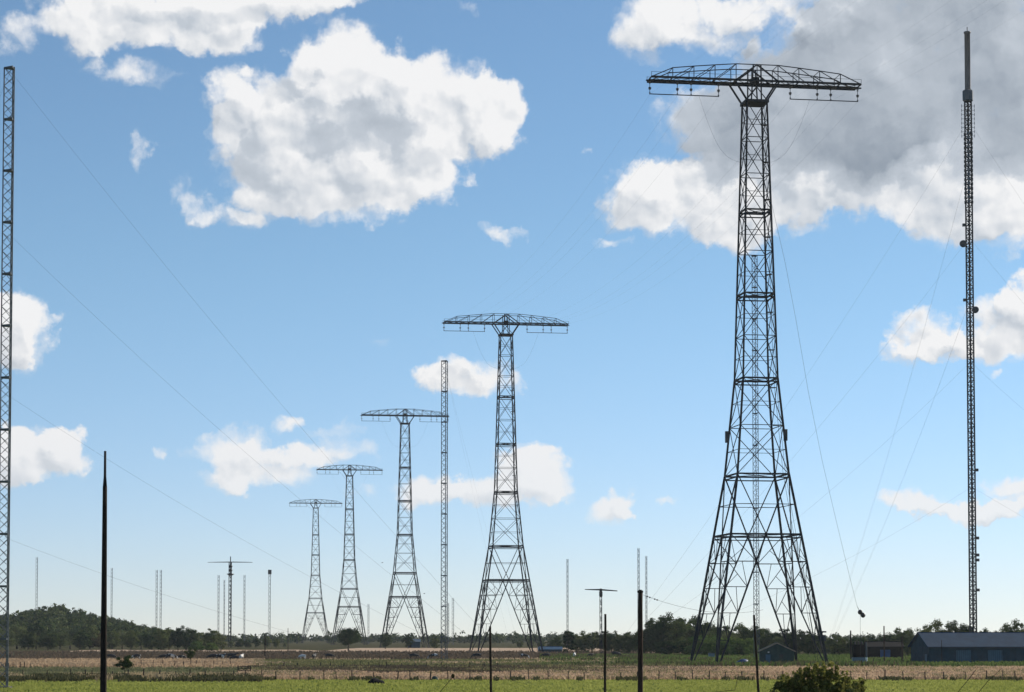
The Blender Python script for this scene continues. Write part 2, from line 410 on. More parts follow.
D = dist
strip('pasture', -900, 1900, 120, D(679.5), 0.004, gm['pasture'], 3)
strip('meadow', -600, 262, D(682), D(668.5), 0.008, gm['dull'])
strip('hay_meadow', -600, 275, D(668), D(659.5), 0.012, gm['dry'])
strip('heath', -600, 660, D(658.8), D(652.4), 0.016, gm['dark'], 20)
strip('stubble_field', 66, 330, D(651.6), D(649.8), 0.020, gm['straw'], 30)
strip('stubble_field', 322, 640, D(652.0), D(648.0), 0.024, gm['straw'], 24)
strip('field', -600, 64, D(657.5), D(650.5), 0.028, gm['greygreen'], 20)
strip('hay_meadow', 248, 690, D(679), D(674), 0.032, gm['dry'])
strip('hay_meadow', 600, 1900, D(679), D(668), 0.044, gm['dry'])
strip('heath', 248, 690, D(674), D(667.5), 0.048, gm['dark'])
strip('lush_meadow', 520, 1100, D(667), D(654.5), 0.036, gm['lush'], 16)
strip('stubble_field', 632, 725, D(653.0), D(651.6), 0.040, gm['straw'], 10)

def blades(name, px0, px1, d0, d1, n, h, w, m, lean=0.5, power=1.0, per=3, keep=None):
    """tufts of blades scattered over part of a field"""
    u = rng.random(n); dd = d0 * (d1 / d0) ** (rng.random(n) ** power)
    px = px0 + (px1 - px0) * u
    X = (px - 512) / F_PX * dd; Y = dd
    if keep is not None:
        k = keep(X, Y); X, Y = X[k], Y[k]; n = len(X)
    X = np.repeat(X, per) + rng.normal(0, .12, n * per) * (w * 6); Y = np.repeat(Y, per) + rng.normal(0, .12, n * per) * (w * 6)
    N = n * per
    a = rng.random(N) * 2 * np.pi; hh = h * (0.45 + 0.9 * rng.random(N)); ww = w * (0.6 + .8 * rng.random(N))
    la = rng.random(N) * 2 * np.pi; ll = hh * lean * rng.random(N)
    c, s_ = np.cos(a), np.sin(a)
    v = np.zeros((N, 4, 3))
    v[:, 0] = np.stack([X - c * ww, Y - s_ * ww, np.zeros(N) - .02], 1); v[:, 1] = np.stack([X + c * ww, Y + s_ * ww, np.zeros(N) - .02], 1)
    v[:, 2] = np.stack([X + c * ww * .5 + np.cos(la) * ll, Y + s_ * ww * .5 + np.sin(la) * ll, hh], 1)
    v[:, 3] = np.stack([X - c * ww * .45 + np.cos(la) * ll, Y - s_ * ww * .45 + np.sin(la) * ll, hh * .96], 1)
    f = np.arange(N * 4).reshape(N, 4)
    return np_mesh(name, v.reshape(-1, 3), f, m)
def stuff(o, label, cat): return tag(o, label, cat, kind='stuff')
def patchy(a, b, cut):
    """growth in drifts and gaps"""
    return lambda X, Y: np.sin(X * a + .7 * np.sin(Y * b * .6)) + np.sin(X * a * 2.7 + Y * b) + np.sin(Y * b * 1.9 - X * a * .4 + 1.3) > cut
stuff(blades('grass', -60, 1090, 205, 297, 42000, 0.16, 0.05, M['grass'], 0.6), 'bright green grazed grass covering the near pasture', 'grass')
stuff(blades('grass_tufts', -60, 1090, 215, 297, 1500, 0.22, 0.08, M['lush'], 0.6, keep=patchy(.21, .3, .9)), 'coarse darker tufts dotted over the near pasture', 'grass')
stuff(blades('dry_grass', 240, 1090, 299, 405, 30000, 0.46, 0.10, M['dry'], 1.3, keep=lambda X, Y: (Y < 348 + 10 * np.sin(X * .13) + 6 * np.sin(X * .41)) | (X > 18 + 6 * np.sin(Y * .2))), 'pinkish dry grass standing behind the long wire fence', 'dry grass')
stuff(blades('weeds', 250, 1090, 300, 415, 12000, 0.5, 0.10, M['weeds'], 1.1, keep=patchy(.11, .09, .1)), 'drifts of brownish green weeds in the dry grass behind the long fence', 'weeds')
stuff(blades('dry_grass', -60, 265, 418, 545, 9000, 0.5, 0.13, M['dry'], 1.2), 'reddish dry grass on the left hay meadow', 'dry grass')
stuff(blades('meadow_grass', -60, 265, 318, 412, 5000, 0.30, 0.10, M['grass_dull'], 0.5), 'dull green grass behind the left fence', 'grass')
stuff(blades('sedge', -60, 262, 285, 316, 6500, 0.55, 0.10, M['sedge'], 0.5, keep=patchy(.28, .2, -.1)), 'dark sedge growing along the left ditch', 'sedge')
stuff(blades('dry_grass', -60, 262, 292, 326, 3600, 0.6, 0.08, M['dry'], 0.5, keep=patchy(.22, .2, .2)), 'dry stems among the dark sedge of the left ditch', 'dry grass')
stuff(blades('weeds', 255, 680, 425, 530, 11000, 0.5, 0.13, M['weeds'], 1.1), 'brownish green weeds in front of the grazing cattle', 'weeds')
stuff(blades('dry_grass', 255, 620, 425, 560, 4200, 0.62, 0.12, M['dry'], 0.5, keep=patchy(.06, .05, .3)), 'reddish drifts of dry grass in front of the grazing cattle', 'dry grass')
stuff(blades('heath_plants', 248, 720, 340, 425, 13000, 0.40, 0.12, M['heather'], 1.1), 'brown heath growing between dry grass and weeds', 'heath')
stuff(blades('heath_plants', -40, 680, 560, 860, 9000, 0.5, 0.2, M['heather'], 0.5), 'dark brown heath around the grazing cattle', 'heath')
stuff(blades('lush_grass', 540, 1090, 432, 690, 16000, 0.6, 0.15, M['lush'], 0.5), 'lush green grass around the nearest tower legs', 'grass')
stuff(blades('lush_weeds', 540, 1090, 425, 640, 4000, 0.85, 0.15, M['sedge'], 0.5, keep=patchy(.05, .04, .7)), 'dark weedy patches in the lush grass', 'weeds')
stuff(blades('fence_weeds', 262, 1090, 292, 299, 3600, 0.45, 0.09, M['sedge'], 0.6, keep=lambda X, Y: np.sin(X * .9) + np.sin(X * .37 + 2) + np.sin(X * 2.3) > .8), 'dark tufts of weeds along the foot of the long fence', 'weeds')

# ------------------------------------------------------------------ lattice towers with cross-arms
def lerp(a, b, t): return a + (b - a) * t
def width_at(z):
    prof = [(0, 23.6), (39.7, 11.1), (60, 7.5), (119, 4.3)]
    for (z0, w0), (z1, w1) in zip(prof, prof[1:]):
        if z <= z1: return lerp(w0, w1, (z - z0) / (z1 - z0))
    return prof[-1][1]
CORN = [(-1, -1), (1, -1), (1, 1), (-1, 1)]
def corner(i, z, k=1.0):
    w = width_at(z) / 2 * k; return Vector((CORN[i % 4][0] * w, CORN[i % 4][1] * w, z))
def make_tower():
    root = empty('antenna_tower')
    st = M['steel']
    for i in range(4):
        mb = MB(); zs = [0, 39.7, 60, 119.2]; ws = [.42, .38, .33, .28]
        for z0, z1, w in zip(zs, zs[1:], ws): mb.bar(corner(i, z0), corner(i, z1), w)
        leg = mb.build('leg', st, root)
        MB().box(corner(i, 0) + Vector((0, 0, .15)), (1.3, 1.3, .5)).build('footing', M['concrete'], leg)
    levels = [39.7, 50, 60, 69, 78, 87, 95.8, 103.5, 111.3, 118.8]
    thick = {39.7, 60, 78, 95.8}
    for i in range(4):                              # one braced panel wall per face
        mb = MB(); j = i + 1
        for z0, z1 in zip(levels, levels[1:]):
            mb.bar(corner(i, z0), corner(j, z1), .14); mb.bar(corner(j, z0), corner(i, z1), .14)
            mid = (z0 + z1) / 2
            if z1 - z0 > 7: mb.bar(corner(i, mid), corner(j, mid), .10)
        for z in levels[:-1]:
            w = .32 if z in thick else .15
            mb.bar(corner(i, z), corner(j, z), w)
            if z in thick: mb.bar(corner(i, z - .75), corner(j, z - .75), .24)
        c = lambda z: (corner(i, z) + corner(j, z)) / 2
        mb.bar(corner(i, 27), corner(j, 27), .36); mb.bar(corner(i, 26.3), corner(j, 26.3), .2)
        mb.bar(corner(i, 33.3), corner(j, 33.3), .13)
        for a, b in ((i, j), (j, i)):
            mb.bar(corner(a, 39.7), c(27), .22); mb.bar(corner(a, 33.3), lerp(corner(a, 39.7), c(27), .5), .12)
            # inner leg of the arch, from the middle of the ring down to the foot, and the zigzag beside it
            foot = lerp(corner(a, 0), corner(b, 0), .025)
            inner = lambda z: lerp(foot, c(27), z / 27)
            mb.bar(foot, c(27), .27)
            zs = [0, 5, 10.6, 16, 21.3, 27]
            for k in range(1, 5):
                mb.bar(corner(a, zs[k]), inner(zs[k]), .19 if k == 4 else .15)
                mb.bar(corner(a, zs[k + 1]), inner(zs[k]), .15)
                mb.bar(inner(zs[k]), lerp(corner(a, zs[k + 1]), inner(zs[k + 1]), .5), .11)
                mb.bar(corner(a, zs[k]), lerp(corner(a, zs[k + 1]), inner(zs[k]), .5), .10)
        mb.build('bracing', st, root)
    mb = MB()                                       # horizontal rings tie the four faces together
    for z in (27, 39.7, 60, 78, 95.8):
        MB().bar(corner(0, z), corner(2, z), .12).bar(corner(1, z), corner(3, z), .12).build('diaphragm', st, root)
    w = width_at(119)
    MB().box((0, 0, 119.05), (w + .8, w + .8, .55)).build('top_platform', st, root)
    mb = MB()                                       # ladder up one leg with rest platforms
    for z0, z1 in ((.5, 39.7), (39.7, 60), (60, 118)):
        for k in (-.25, .25): mb.bar(corner(1, z0, .86) + Vector((k, 0, 0)), corner(1, z1, .86) + Vector((k, 0, 0)), .06)
    for z in range(50, 118, 8): mb.box(corner(1, z, .74), (1.2, 1.2, .12))
    mb.build('ladder', st, root)
    # cross-arm
    ZL, W2, HX = 123.35, 2.3, 23.0
    for sgn in (-1, 1):
        for sy in (-1, 1):
            MB().bar((sgn * 2.3, sy * w / 2, 119.3), (sgn * 4.95, sy * W2, ZL), .34).build('arm_strut', st, root)
    mb = MB()
    for sx in (-1.1, 1.1):
        for sy in (-1, 1):
            mb.bar((sx, sy * 1.6, 119.3), (sx * .75, sy * W2, ZL + 3.4), .26)
    for sy in (-1, 1):
        mb.bar((-2.2, sy * 2, 119.3), (1.2, sy * W2, ZL), .16); mb.bar((2.2, sy * 2, 119.3), (-1.2, sy * W2, ZL), .16)
    mb.box((0, 0, ZL + .3), (1.5, 2.6, 1.4))
    mb.build('head_frame', st, root)
    mb = MB()                                       # deck of the arm
    for sy in (-1, 1):
        mb.bar((-HX, sy * W2, ZL), (HX, sy * W2, ZL), .30, .42)
    mb.bar((-HX - .7, 0, ZL - .25), (HX + .7, 0, ZL - .25), .5, .22)
    mb.box((0, 0, ZL - .12), (2 * HX, 1.0, .08))
    xs = [4.6 * k for k in range(-5, 6)]
    for x in xs: mb.bar((x, -W2, ZL), (x, W2, ZL), .18, .25)
    for a, b in zip(xs, xs[1:]):
        mb.bar((a, -W2, ZL), (b, W2, ZL), .1); mb.bar((a, W2, ZL), (b, -W2, ZL), .1)
    mb.build('arm_deck', st, root)
    hts = {0: 3.4, 1: 3.4, 2: 3.0, 3: 2.55, 4: 2.05, 5: 0.0}
    for sy in (-1, 1):                              # two upper trusses
        mb = MB()
        U = lambda k: Vector((4.6 * k, sy * W2, ZL + hts[abs(k)])); Lw = lambda k: Vector((4.6 * k, sy * W2, ZL))
        for k in range(-5, 5): mb.bar(U(k), U(k + 1), .17)
        for k in range(-4, 5): mb.bar(Lw(k), U(k), .15)
        for s in (-1, 1):
            mb.bar(U(0), Lw(s), .30)
            for k in range(1, 4): mb.bar(U(s * k), Lw(s * (k + 1)), .14)
            mb.bar(Lw(s * 5), Lw(s * 5) + Vector((0, 0, 1.1)), .08)
        mb.bar(Lw(-5) + Vector((0, 0, 1.05)), Lw(5) + Vector((0, 0, 1.05)), .06)
        mb.build('upper_truss', st, root)
    for k in range(-4, 5):
        h = hts[abs(k)]; MB().bar((4.6 * k, -W2, ZL + h), (4.6 * k, W2, ZL + h), .10).build('truss_tie', st, root)
    for s in (-1, 1):                               # spreader bar hung on four insulator strings
        zb = ZL - .4 - 2.75
        for x in (22.9, 16.9, 13.9, 7.9):
            sb = MB()
            sb.tube([(s * x, 0, ZL - .3), (s * x, 0, zb)], .07, 6)
            for zz, r in ((ZL - .55, .30), (ZL - .85, .22), (ZL - 1.75, .34), (ZL - 1.95, .34), (ZL - 2.15, .26), (zb + .25, .2)):
                sb.lathe([(.05, zz + .12), (r, zz), (r, zz - .06), (.05, zz - .1)], (s * x, 0, 0), 8)
            sb.build('insulator_string', M['porcelain'], root)
        MB().bar((s * 7.8, 0, zb), (s * 23.0, 0, zb), .17).build('spreader_bar', st, root)
        pts = []
        for k in range(15):
            u = k / 14; pts.append((s * lerp(12.2, 2.6, u), lerp(0, 1.5, u), lerp(zb, 106.5, u) - 4.6 * math.sin(math.pi * u) * (1 - .2 * u)))
        MB().tube(pts, .018, 5).build('jumper_wire', M['wire'], root)
    return root
TOWERS = [  # distance, photo column of the axis, what sets it apart
 (473.0, 757.5, 'nearest and tallest dark lattice tower with wide cross-arm, behind the small green hut'),
 (815.0, 505.8, 'second lattice tower with wide cross-arm, left of the tallest tower'),
 (1174.0, 404.5, 'middle lattice tower of the row, its arm touching a slender mast'),
 (1568.0, 349.0, 'fourth lattice tower in the row, rising behind the round oak'),
 (1958.0, 315.2, 'farthest and smallest lattice tower with cross-arm in the row')]
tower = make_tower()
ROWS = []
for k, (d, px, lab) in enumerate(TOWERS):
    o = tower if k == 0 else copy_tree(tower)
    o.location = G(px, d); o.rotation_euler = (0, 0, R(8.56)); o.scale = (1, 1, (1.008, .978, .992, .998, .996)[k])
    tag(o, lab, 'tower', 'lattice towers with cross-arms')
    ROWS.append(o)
# floodlights on the nearest tower only
for px, py, dy in ((727, 437, -5.0), (785.5, 435, 5.0)):
    p = P(px, py, 470); loc = ROWS[0].matrix_basis.inverted() @ p
    MB().box(loc, (.7, .7, 2.4)).build('equipment_box', M['lamp'], ROWS[0])
p = ROWS[0].matrix_basis.inverted() @ P(823, 638, 473)
MB().box(p, (1.0, .8, 1.3)).box(p + Vector((-.2, 0, 1.3)), (1.6, .9, .3)).build('equipment_box', M['lamp'], ROWS[0])

def catenary(a, b, sag, n=24):
    a, b = Vector(a), Vector(b)
    return [a.lerp(b, i / n) - Vector((0, 0, sag * 4 * (i / n) * (1 - i / n))) for i in range(n + 1)]
bpy.context.view_layer.update()
def arm_point(k, x):
    m = Matrix.Translation(ROWS[k].location) @ Matrix.Rotation(R(8.56), 4, 'Z')
    return m @ Vector((x, 0, 121.1))
for nw, x in enumerate((-22.9, -16.9, -13.9, -7.9, 7.9, 13.9, 16.9, 22.9)):
    o = MB().tube(catenary(arm_point(0, x), arm_point(1, x), 9), .009, 5).build('antenna_wire', M['wire'])
    tag(o, NTH[nw] + ' from the left of eight thin wires between the two nearest towers', 'wire', 'antenna wires between the two nearest towers')
    a = arm_point(0, x); b = a + Vector((55.8, -370.5, 0))
    o = MB().tube(catenary(a, b, 9, 40), .006, 5).build('antenna_wire', M['wire'])
    tag(o, NTH[nw] + ' from the left of eight thin wires running overhead from the nearest tower', 'wire', 'antenna wires running overhead from the nearest tower')
# slanting feed line with two insulators down to the ground beside the tower
pts = [P(px, py, 470) for px, py in ((765, 170), (772, 205), (785, 262), (796, 320), (808, 390), (822, 460), (836, 520), (848, 570), (857, 606))]
dl = MB().tube(pts, .028, 5).build('feed_line', M['wire'])
tag(dl, 'thin feed line slanting down from the nearest tower to two black insulators', 'cable')
for px, py in ((860.2, 612.2), (863.0, 615.2)):
    q = P(px, py, 470)
    MB().lathe([(.05, -.55), (.4, -.36), (.54, 0), (.4, .36), (.05, .55)], q, 12).build('insulator', M['porcelain'], dl, True)
MB().tube([pts[-1], P(860, 612, 470), P(863, 615.4, 470)], .05, 5).build('shackle', M['steel'], dl)
MB().tube([P(860.2, 612, 470), P(860.4, 655, 470)], .03, 5).build('down_wire', M['wire'], dl)

# ------------------------------------------------------------------ guyed lattice masts
def mast_body(mb, h, w, panel, wl, wb):
    """three-sided lattice"""
    C = [Vector((w / 2 * math.cos(a) * 1.15, w / 2 * math.sin(a) * 1.15, 0)) for a in (R(200), R(320), R(80))]
    n = max(4, int(round(h / panel)))
    for c in C: mb.bar(c, c + Vector((0, 0, h)), wl)
    for k in range(n):
        z0, z1 = h * k / n, h * (k + 1) / n
        for i in range(3):
            a, b = C[i], C[(i + 1) % 3]
            if k % 2: a, b = b, a
            mb.bar(a + Vector((0, 0, z0)), b + Vector((0, 0, z1)), wb)
            if i == 0: mb.bar(b + Vector((0, 0, z0)), a + Vector((0, 0, z1)), wb)
def guys(root, h, levels, dirs, reach, r):
    for dz in dirs:
        for f in levels:
            a = Vector((0, 0, h * f)); b = Vector((math.cos(dz) * reach, math.sin(dz) * reach, 0))
            MB().tube(catenary(a, b, h * .025, 16), r, 4).build('guy_wire', M['wire'], root)
def lattice_mast(px, d, top_py, w, label, group=None, panel=1.4, wl=.13, wb=.06, gl=(), gd=(), reach=60, gr=.03, m='galv', rings=0):
    g = G(px, d); h = P(px, top_py, d).z
    root = empty('lattice_mast', g); tag(root, label, 'mast', group)
    mb = MB(); mast_body(mb, h, w, panel, wl, wb); z = h
    if rings:
        while z > 2: mb.lathe([(w * .62, z - .12), (w * .62, z + .12)], n=3); z -= rings
    mb.build('lattice', M[m], root)
    MB().box((0, 0, .05), (w * 1.3, w * 1.3, .3)).build('base_block', M['concrete'], root)
    guys(root, h, gl, gd, reach, gr)
    return root, h
lattice_mast(3.7, 251, 68, 1.22, 'slender galvanised lattice mast at the far left edge', None, 1.05, .12, .05,
             (.995, .73, .47, .24), (R(16), R(136), R(256)), 62, .008, 'galv', 5.9)
lattice_mast(444.5, 507, 361, 1.42, 'slender grey lattice mast beside the middle tower arm tip', None, 1.1, .15, .06,
             (.985,), (R(-62), R(58)), 34, .007, 'galv', 7)
lattice_mast(756.8, 560, 256, 1.35, 'grey lattice mast standing inside the legs of the nearest tower', None, 1.2, .13, .06,
             (), (), 70, .007, 'galv', 8)
# tall broadcast mast on the right
g = G(973.5, 600); H = P(968, 92, 600).z; top = P(967.5, 30, 600).z
bm_root = empty('broadcast_mast', g)
bm_root.rotation_euler = (0, 0, 0)
tag(bm_root, 'very tall slim broadcast mast with tubular aerial behind the long barn', 'mast')
mb = MB(); mast_body(mb, H - 2, 1.75, 1.25, .34, .15); mb.build('lattice', M['steel'], bm_root)
mb = MB()
for k in (-.2, .2): mb.bar((k, -.1, 0), (k, -.1, H - 3), .09)
for z in np.arange(1, H - 4, .6): mb.bar((-.2, -.1, z), (.2, -.1, z), .05)
mb.build('cable_ladder', M['steel'], bm_root)
tb = MB().lathe([(.86, H + .5), (.80, H + 1), (.78, top - 1), (.95, top - .9), (.95, top - .5), (.3, top - .4)], n=14).build('tube_aerial', M['redwhite'], bm_root, True)
MB().tube([(0, 0, top - .5), (0, 0, top + .8)], .12, 6).build('tip_light', M['lamp'], bm_root)
mb = MB().lathe([(1.2, H - 2.6), (1.45, H - 2.3), (1.45, H + .2), (1.2, H + .5)], n=8); mb.build('equipment_drum', M['galv'], bm_root)
zz = lambda py: P(968, py, 600).z
mb = MB()
for k in range(8):
    z = lerp(zz(106), zz(136), k / 7)
    for sx in (-1, 1):
        mb.bar((0, 0, z), (sx * 1.75, 0, z), .09); mb.bar((sx * 1.75, 0, z - .45), (sx * 1.75, 0, z + .45), .12)
mb.build('dipole_array', M['galv'], bm_root)
for k in range(16):
    z = lerp(zz(134), zz(202), k / 15)
    for a in (R(20), R(140), R(260)):
        MB().box((1.0 * math.cos(a), 1.0 * math.sin(a), z), (.35, .75, .8), a).build('aerial_panel', M['galv'], bm_root)
for px, py, r, s in ((964.0, 244, 1.0, -1), (976.2, 310, .95, 1)):
    z = zz(py); x = (px - 970.8) / 3.7
    mb = MB().tube([(x - s * .1, -.3, z), (x - s * .1, -.9, z)], [r, r * .92], 14); mb.tube([(0, 0, z), (x, -.3, z)], .12, 6)
    mb.build('dish', M['lamp'], bm_root)
for py, sx in ((225, -1), (470, 1), (538, 1), (555, 1), (560, 1), (590, 1), (300, -1)):
    z = zz(py); MB().box((sx * 1.45, 0, z), (.7, .7, .75)).bar((0, 0, z), (sx * 1.3, 0, z), .1).build('equipment_box', M['lamp'], bm_root)
guys(bm_root, H, (.95, .74, .52, .30), (R(198), R(318), R(78)), 105, .014)
guys(bm_root, H, (.87, .63), (R(168), R(181)), 40, .010)
MB().box((0, 0, .4), (3, 3, .9)).build('base_block', M['concrete'], bm_root)

# distant masts, too thin to show more than their lattice
FAR = [ # column, top row, distance, width, label, group
 (36.2, 557, 1500, 1.3, 'faint mast rising above the wooded hill at the far left', None),
 (111.3, 568, 1500, 1.1, 'faint mast over the hill just right of the black pole', None),
 (156.3, 570, 1400, 1.1, 'left mast of the close pair above the low hill slope', None),
 (160.5, 570, 1400, 1.1, 'right mast of the close pair above the low hill slope', None),
 (218.3, 575, 1400, 1.1, 'thin distant mast left of the T-shaped aerial', None),
 (224.0, 580, 1500, 0.9, 'shorter thin mast squeezed against the T-shaped aerial', None),
 (244.2, 575, 1400, 1.1, 'thin distant mast just right of the T-shaped aerial', None),
 (269.4, 570, 1300, 1.3, 'thin distant mast with a small box on its tip', None),
 (368.4, 604, 1700, 1.4, 'short faint mast between the round oak and the middle tower', None),
 (453.0, 598, 1500, 1.3, 'short faint mast right of the slender grey lattice mast', None),
 (448.5, 603, 1700, 0.8, 'very faint mast tight beside the slender grey mast', None),
 (567.6, 559, 1100, 0.9, 'thin mast rising behind the pointed dark tree', None),
 (638.8, 548, 1000, 0.9, 'thin mast directly behind the stout wooden pole', None),
 (646.5, 556, 1100, 0.9, 'thin mast just right of the stout wooden pole', None)]
for px, tp, d, w, lab, gr in FAR:
    root, h = lattice_mast(px, d, tp, w, lab, 'thin distant masts', 2.4, .13, .06)
    if 'box' in lab: MB().box((0, 0, h - 1.2), (1.9, 1.9, 2.6)).build('tip_box', M['lamp'], root)
# T-shaped aerials
def t_aerial(px, d, top, boom_py, x0, x1, label, wide, tilt=0.0, stack=True):
    g = G(px, d); root = empty('rotary_aerial', g); tag(root, label, 'aerial')
    h = P(px, top, d).z; zb = P(px, boom_py, d).z; sc = d / F_PX
    mb = MB(); mast_body(mb, zb, wide, 2.4, wide * .22, wide * .1); mb.build('mast', M['steel'], root)
    MB().tube([(0, 0, zb - 1), (0, 0, h)], .25, 6).build('mast_tip', M['steel'], root)
    mb = MB(); a, b = (x0 - px) * sc, (x1 - px) * sc
    mb.tube([(a, 0, zb - a * tilt), (0, 0, zb + .15), (b, 0, zb - b * tilt)], [.13, .30, .16], 6)
    mb.bar((a * .5, -2.5, zb - a * .5 * tilt), (a * .5, 2.5, zb - a * .5 * tilt), .15); mb.bar((b * .5, -2.5, zb - b * .5 * tilt), (b * .5, 2.5, zb - b * .5 * tilt), .15)
    mb.build('boom', M['steel'], root)
    if stack:
        mb = MB()
        for k, z in enumerate((zb - 2, zb - 4.2, zb - 6.5)): mb.lathe([(.5, z - 1.1), (1.1 + .45 * (k == 2), z - .6), (1.1 + .5 * (k == 2), z + .1), (.5, z + .5)], n=8)
        mb.bar((-2, 0, zb - 6.6), (2, 0, zb - 6.6), .4)
        mb.build('insulator_collar', M['porcelain'], root, True)
    else:
        MB().lathe([(.3, zb - 2.2), (.55, zb - 1.8), (.55, zb - .5), (.3, zb - .2)], n=8).build('rotator', M['porcelain'], root)
t_aerial(230.0, 1250, 556.5, 562.3, 207, 252, 'dark T-shaped aerial on a mast above the left treeline', 1.5)
t_aerial(601.0, 700, 588.5, 590.2, 585, 617.5, 'short T-shaped aerial with drooping boom above the pointed dark tree', .7, .045, False)
t_aerial(297.0, 1800, 636, 637, 288, 305, 'tiny T-shaped aerial low between the left trees and farthest tower', .9, 0, False)

# ------------------------------------------------------------------ wooden poles in the near field
def wood_pole(px_top, py_top, px_bot, d, r_top, r_bot, label, m='wood', spike=0):
    top = P(px_top, py_top, d); base = G(px_bot, d); base.x = P(px_bot, 692, d).x + (P(px_bot, 692, d).x - top.x) * 0.0
    p692 = P(px_bot, 692, d); k = (top.z - 0) / (top.z - p692.z)
    base = top + (p692 - top) * k
    root = empty('wooden_pole', base); tag(root, label, 'pole')
    v = top - base
    n = 9; L = [v * (i / n) + Vector((random.uniform(-.012, .012), 0, 0)) for i in range(n + 1)]
    rad = [lerp(r_bot, r_top, i / n) for i in range(n + 1)]
    if spike:
        k = 1 - spike / v.length; L = [v * (k * i / n) for i in range(n + 1)]
        rad = [lerp(r_bot, r_top, i / n) for i in range(n + 1)]
    L[0] = L[0] - Vector((0, 0, .3))
    MB().tube(L, rad, 12).build('shaft', M[m], root, True)
    if spike: MB().tube([v * (1 - spike / v.length), v * (1 - spike * .72 / v.length), v], [r_top * .95, .062, .055], 8).build('tip', M['steel'], root, True)
    return root, v
wood_pole(105.2, 451, 103.3, 100, .10, .165, 'tall black tapering pole with a thin tip in the left field', 'wood', spike=1.6)
rp, v = wood_pole(640.2, 592.5, 640.3, 111, .115, .14, 'stout brown pole with a wire and insulators at its top', 'wood_warm')
MB().lathe([(.13, -.02), (.15, 0), (.15, .08), (.05, .14)], v, 10).build('cap', M['wood'], rp)
wire = MB(); a = v + Vector((.1, 0, -.1)); b = Vector((9.5, 30, 0)) + Vector((0, 0, v.z - .5))
wire.tube(catenary(a, b, .5, 20), .008, 5); wire.build('wire', M['wire'], rp)
pts = catenary(a, b, .5, 60)
ins = MB()
for k in (2, 3, 5, 6):
    ins.lathe([(.01, -.04), (.035, -.025), (.045, 0), (.035, .025), (.01, .04)], pts[k], 8)
ins.build('insulator_string', M['porcelain'], rp)
wood_pole(490.0, 626.3, 491.0, 150, .075, .09, 'thin dark pole in front of the second tower')
wood_pole(605.5, 614, 604.8, 140, .07, .085, 'thin straight pole below the short T-shaped aerial')
wood_pole(754.0, 615, 758.5, 140, .07, .085, 'thin pole leaning slightly left of the green hut')
wood_pole(850.6, 630.5, 851.5, 520, .16, .2, 'dark pole beside the black transformer cabinet')
wood_pole(884.0, 626.0, 884.6, 480, .13, .15, 'grey pole in front of the blue shed', 'wood_warm')
wood_pole(902.0, 636.5, 902.2, 480, .12, .14, 'pale grey pole left of the long barn gable', 'wood_warm')
wood_pole(941.5, 640.0, 942.5, 440, .06, .07, 'thin stake in front of the long barn wall')
wood_pole(265.0, 634.5, 265.0, 600, .14, .16, 'dark post among the left trees beneath a thin mast')
wood_pole(288.0, 628.0, 288.0, 900, .12, .14, 'slim post left of the farthest tower')

# ------------------------------------------------------------------ trees
def crown_arrays(h, w, base, nclump, nleaf, size, seed, shape='round', flat=1.0, clump=None):
    """leaf-sized faces gathered in clumps through the crown's volume"""
    r = np.random.default_rng(seed)
    cz, rz, rx = (h + base) / 2, (h - base) / 2, w / 2
    u = r.normal(size=(nclump, 3)); u /= np.linalg.norm(u, axis=1)[:, None]
    rad = r.random(nclump) ** (1 / 2.2) * (0.80 + .32 * r.random(nclump))
    c = u * rad[:, None]
    if shape == 'cone':
        t = (c[:, 2] + 1) / 2; k = np.clip(1.25 - t, .12, 1); c[:, 0] *= k; c[:, 1] *= k
    elif shape == 'oak':
        k = np.where(c[:, 2] < -.2, .8, 1.0); c[:, 0] *= k; c[:, 1] *= k; c[:, 2] = np.where(c[:, 2] < 0, c[:, 2] * .8, c[:, 2])
    elif shape == 'flat':
        c[:, 2] = np.abs(c[:, 2]) * 1.55 - .7
    cr = (clump or w * .155) * (0.55 + .8 * r.random(nclump))
    which = r.integers(0, nclump, nleaf)
    d = r.normal(size=(nleaf, 3)); d /= np.linalg.norm(d, axis=1)[:, None]
    q = r.random(nleaf) ** .45
    pos = c[which] * np.array([rx, rx, rz * flat]) + np.array([0, 0, cz]) + d * (cr[which] * q)[:, None] * np.array([1, 1, .75])
    out_ = pos - np.array([0, 0, cz]); out_ /= np.linalg.norm(out_, axis=1)[:, None] + 1e-9
    nrm = d + out_ * .5 + r.normal(size=(nleaf, 3)) * .28; nrm /= np.linalg.norm(nrm, axis=1)[:, None]
    t1 = np.cross(nrm, r.normal(size=(nleaf, 3))); t1 /= np.linalg.norm(t1, axis=1)[:, None] + 1e-9
    t2 = np.cross(nrm, t1)
    s = (size * (.55 + .9 * r.random(nleaf)))[:, None]
    v = np.stack([pos - t1 * s, pos - t2 * s * .55, pos + t1 * s, pos + t2 * s * .55], 1)
    keep = v[:, :, 2].min(1) > .05
    v = v[keep]
    return v.reshape(-1, 3), np.arange(len(v) * 4).reshape(-1, 4), c * np.array([rx, rx, rz]) + np.array([0, 0, cz])
def trunk_mb(h, base, centers, r0, seed, limbs=7):
    rr = random.Random(seed); mb = MB()
    top = base + (h - base) * .55
    pts = [Vector((rr.uniform(-.15, .15) * k, rr.uniform(-.15, .15) * k, top * k / 5 - (.3 if k == 0 else 0))) for k in range(6)]
    mb.tube(pts, [r0 * (1.35 if k == 0 else 1 - k * .14) for k in range(6)], 7)
    idx = list(range(len(centers))); rr.shuffle(idx)
    for i in idx[:limbs]:
        c = Vector(centers[i]); a = pts[2 + rr.randrange(3)]
        if c.z < a.z * .8: continue
        m = (a + c) / 2 + Vector((0, 0, .08 * (c - a).length))
        mb.tube([a, m, c], [r0 * .42, r0 * .28, r0 * .1], 5)
    return mb
PROTO = {}
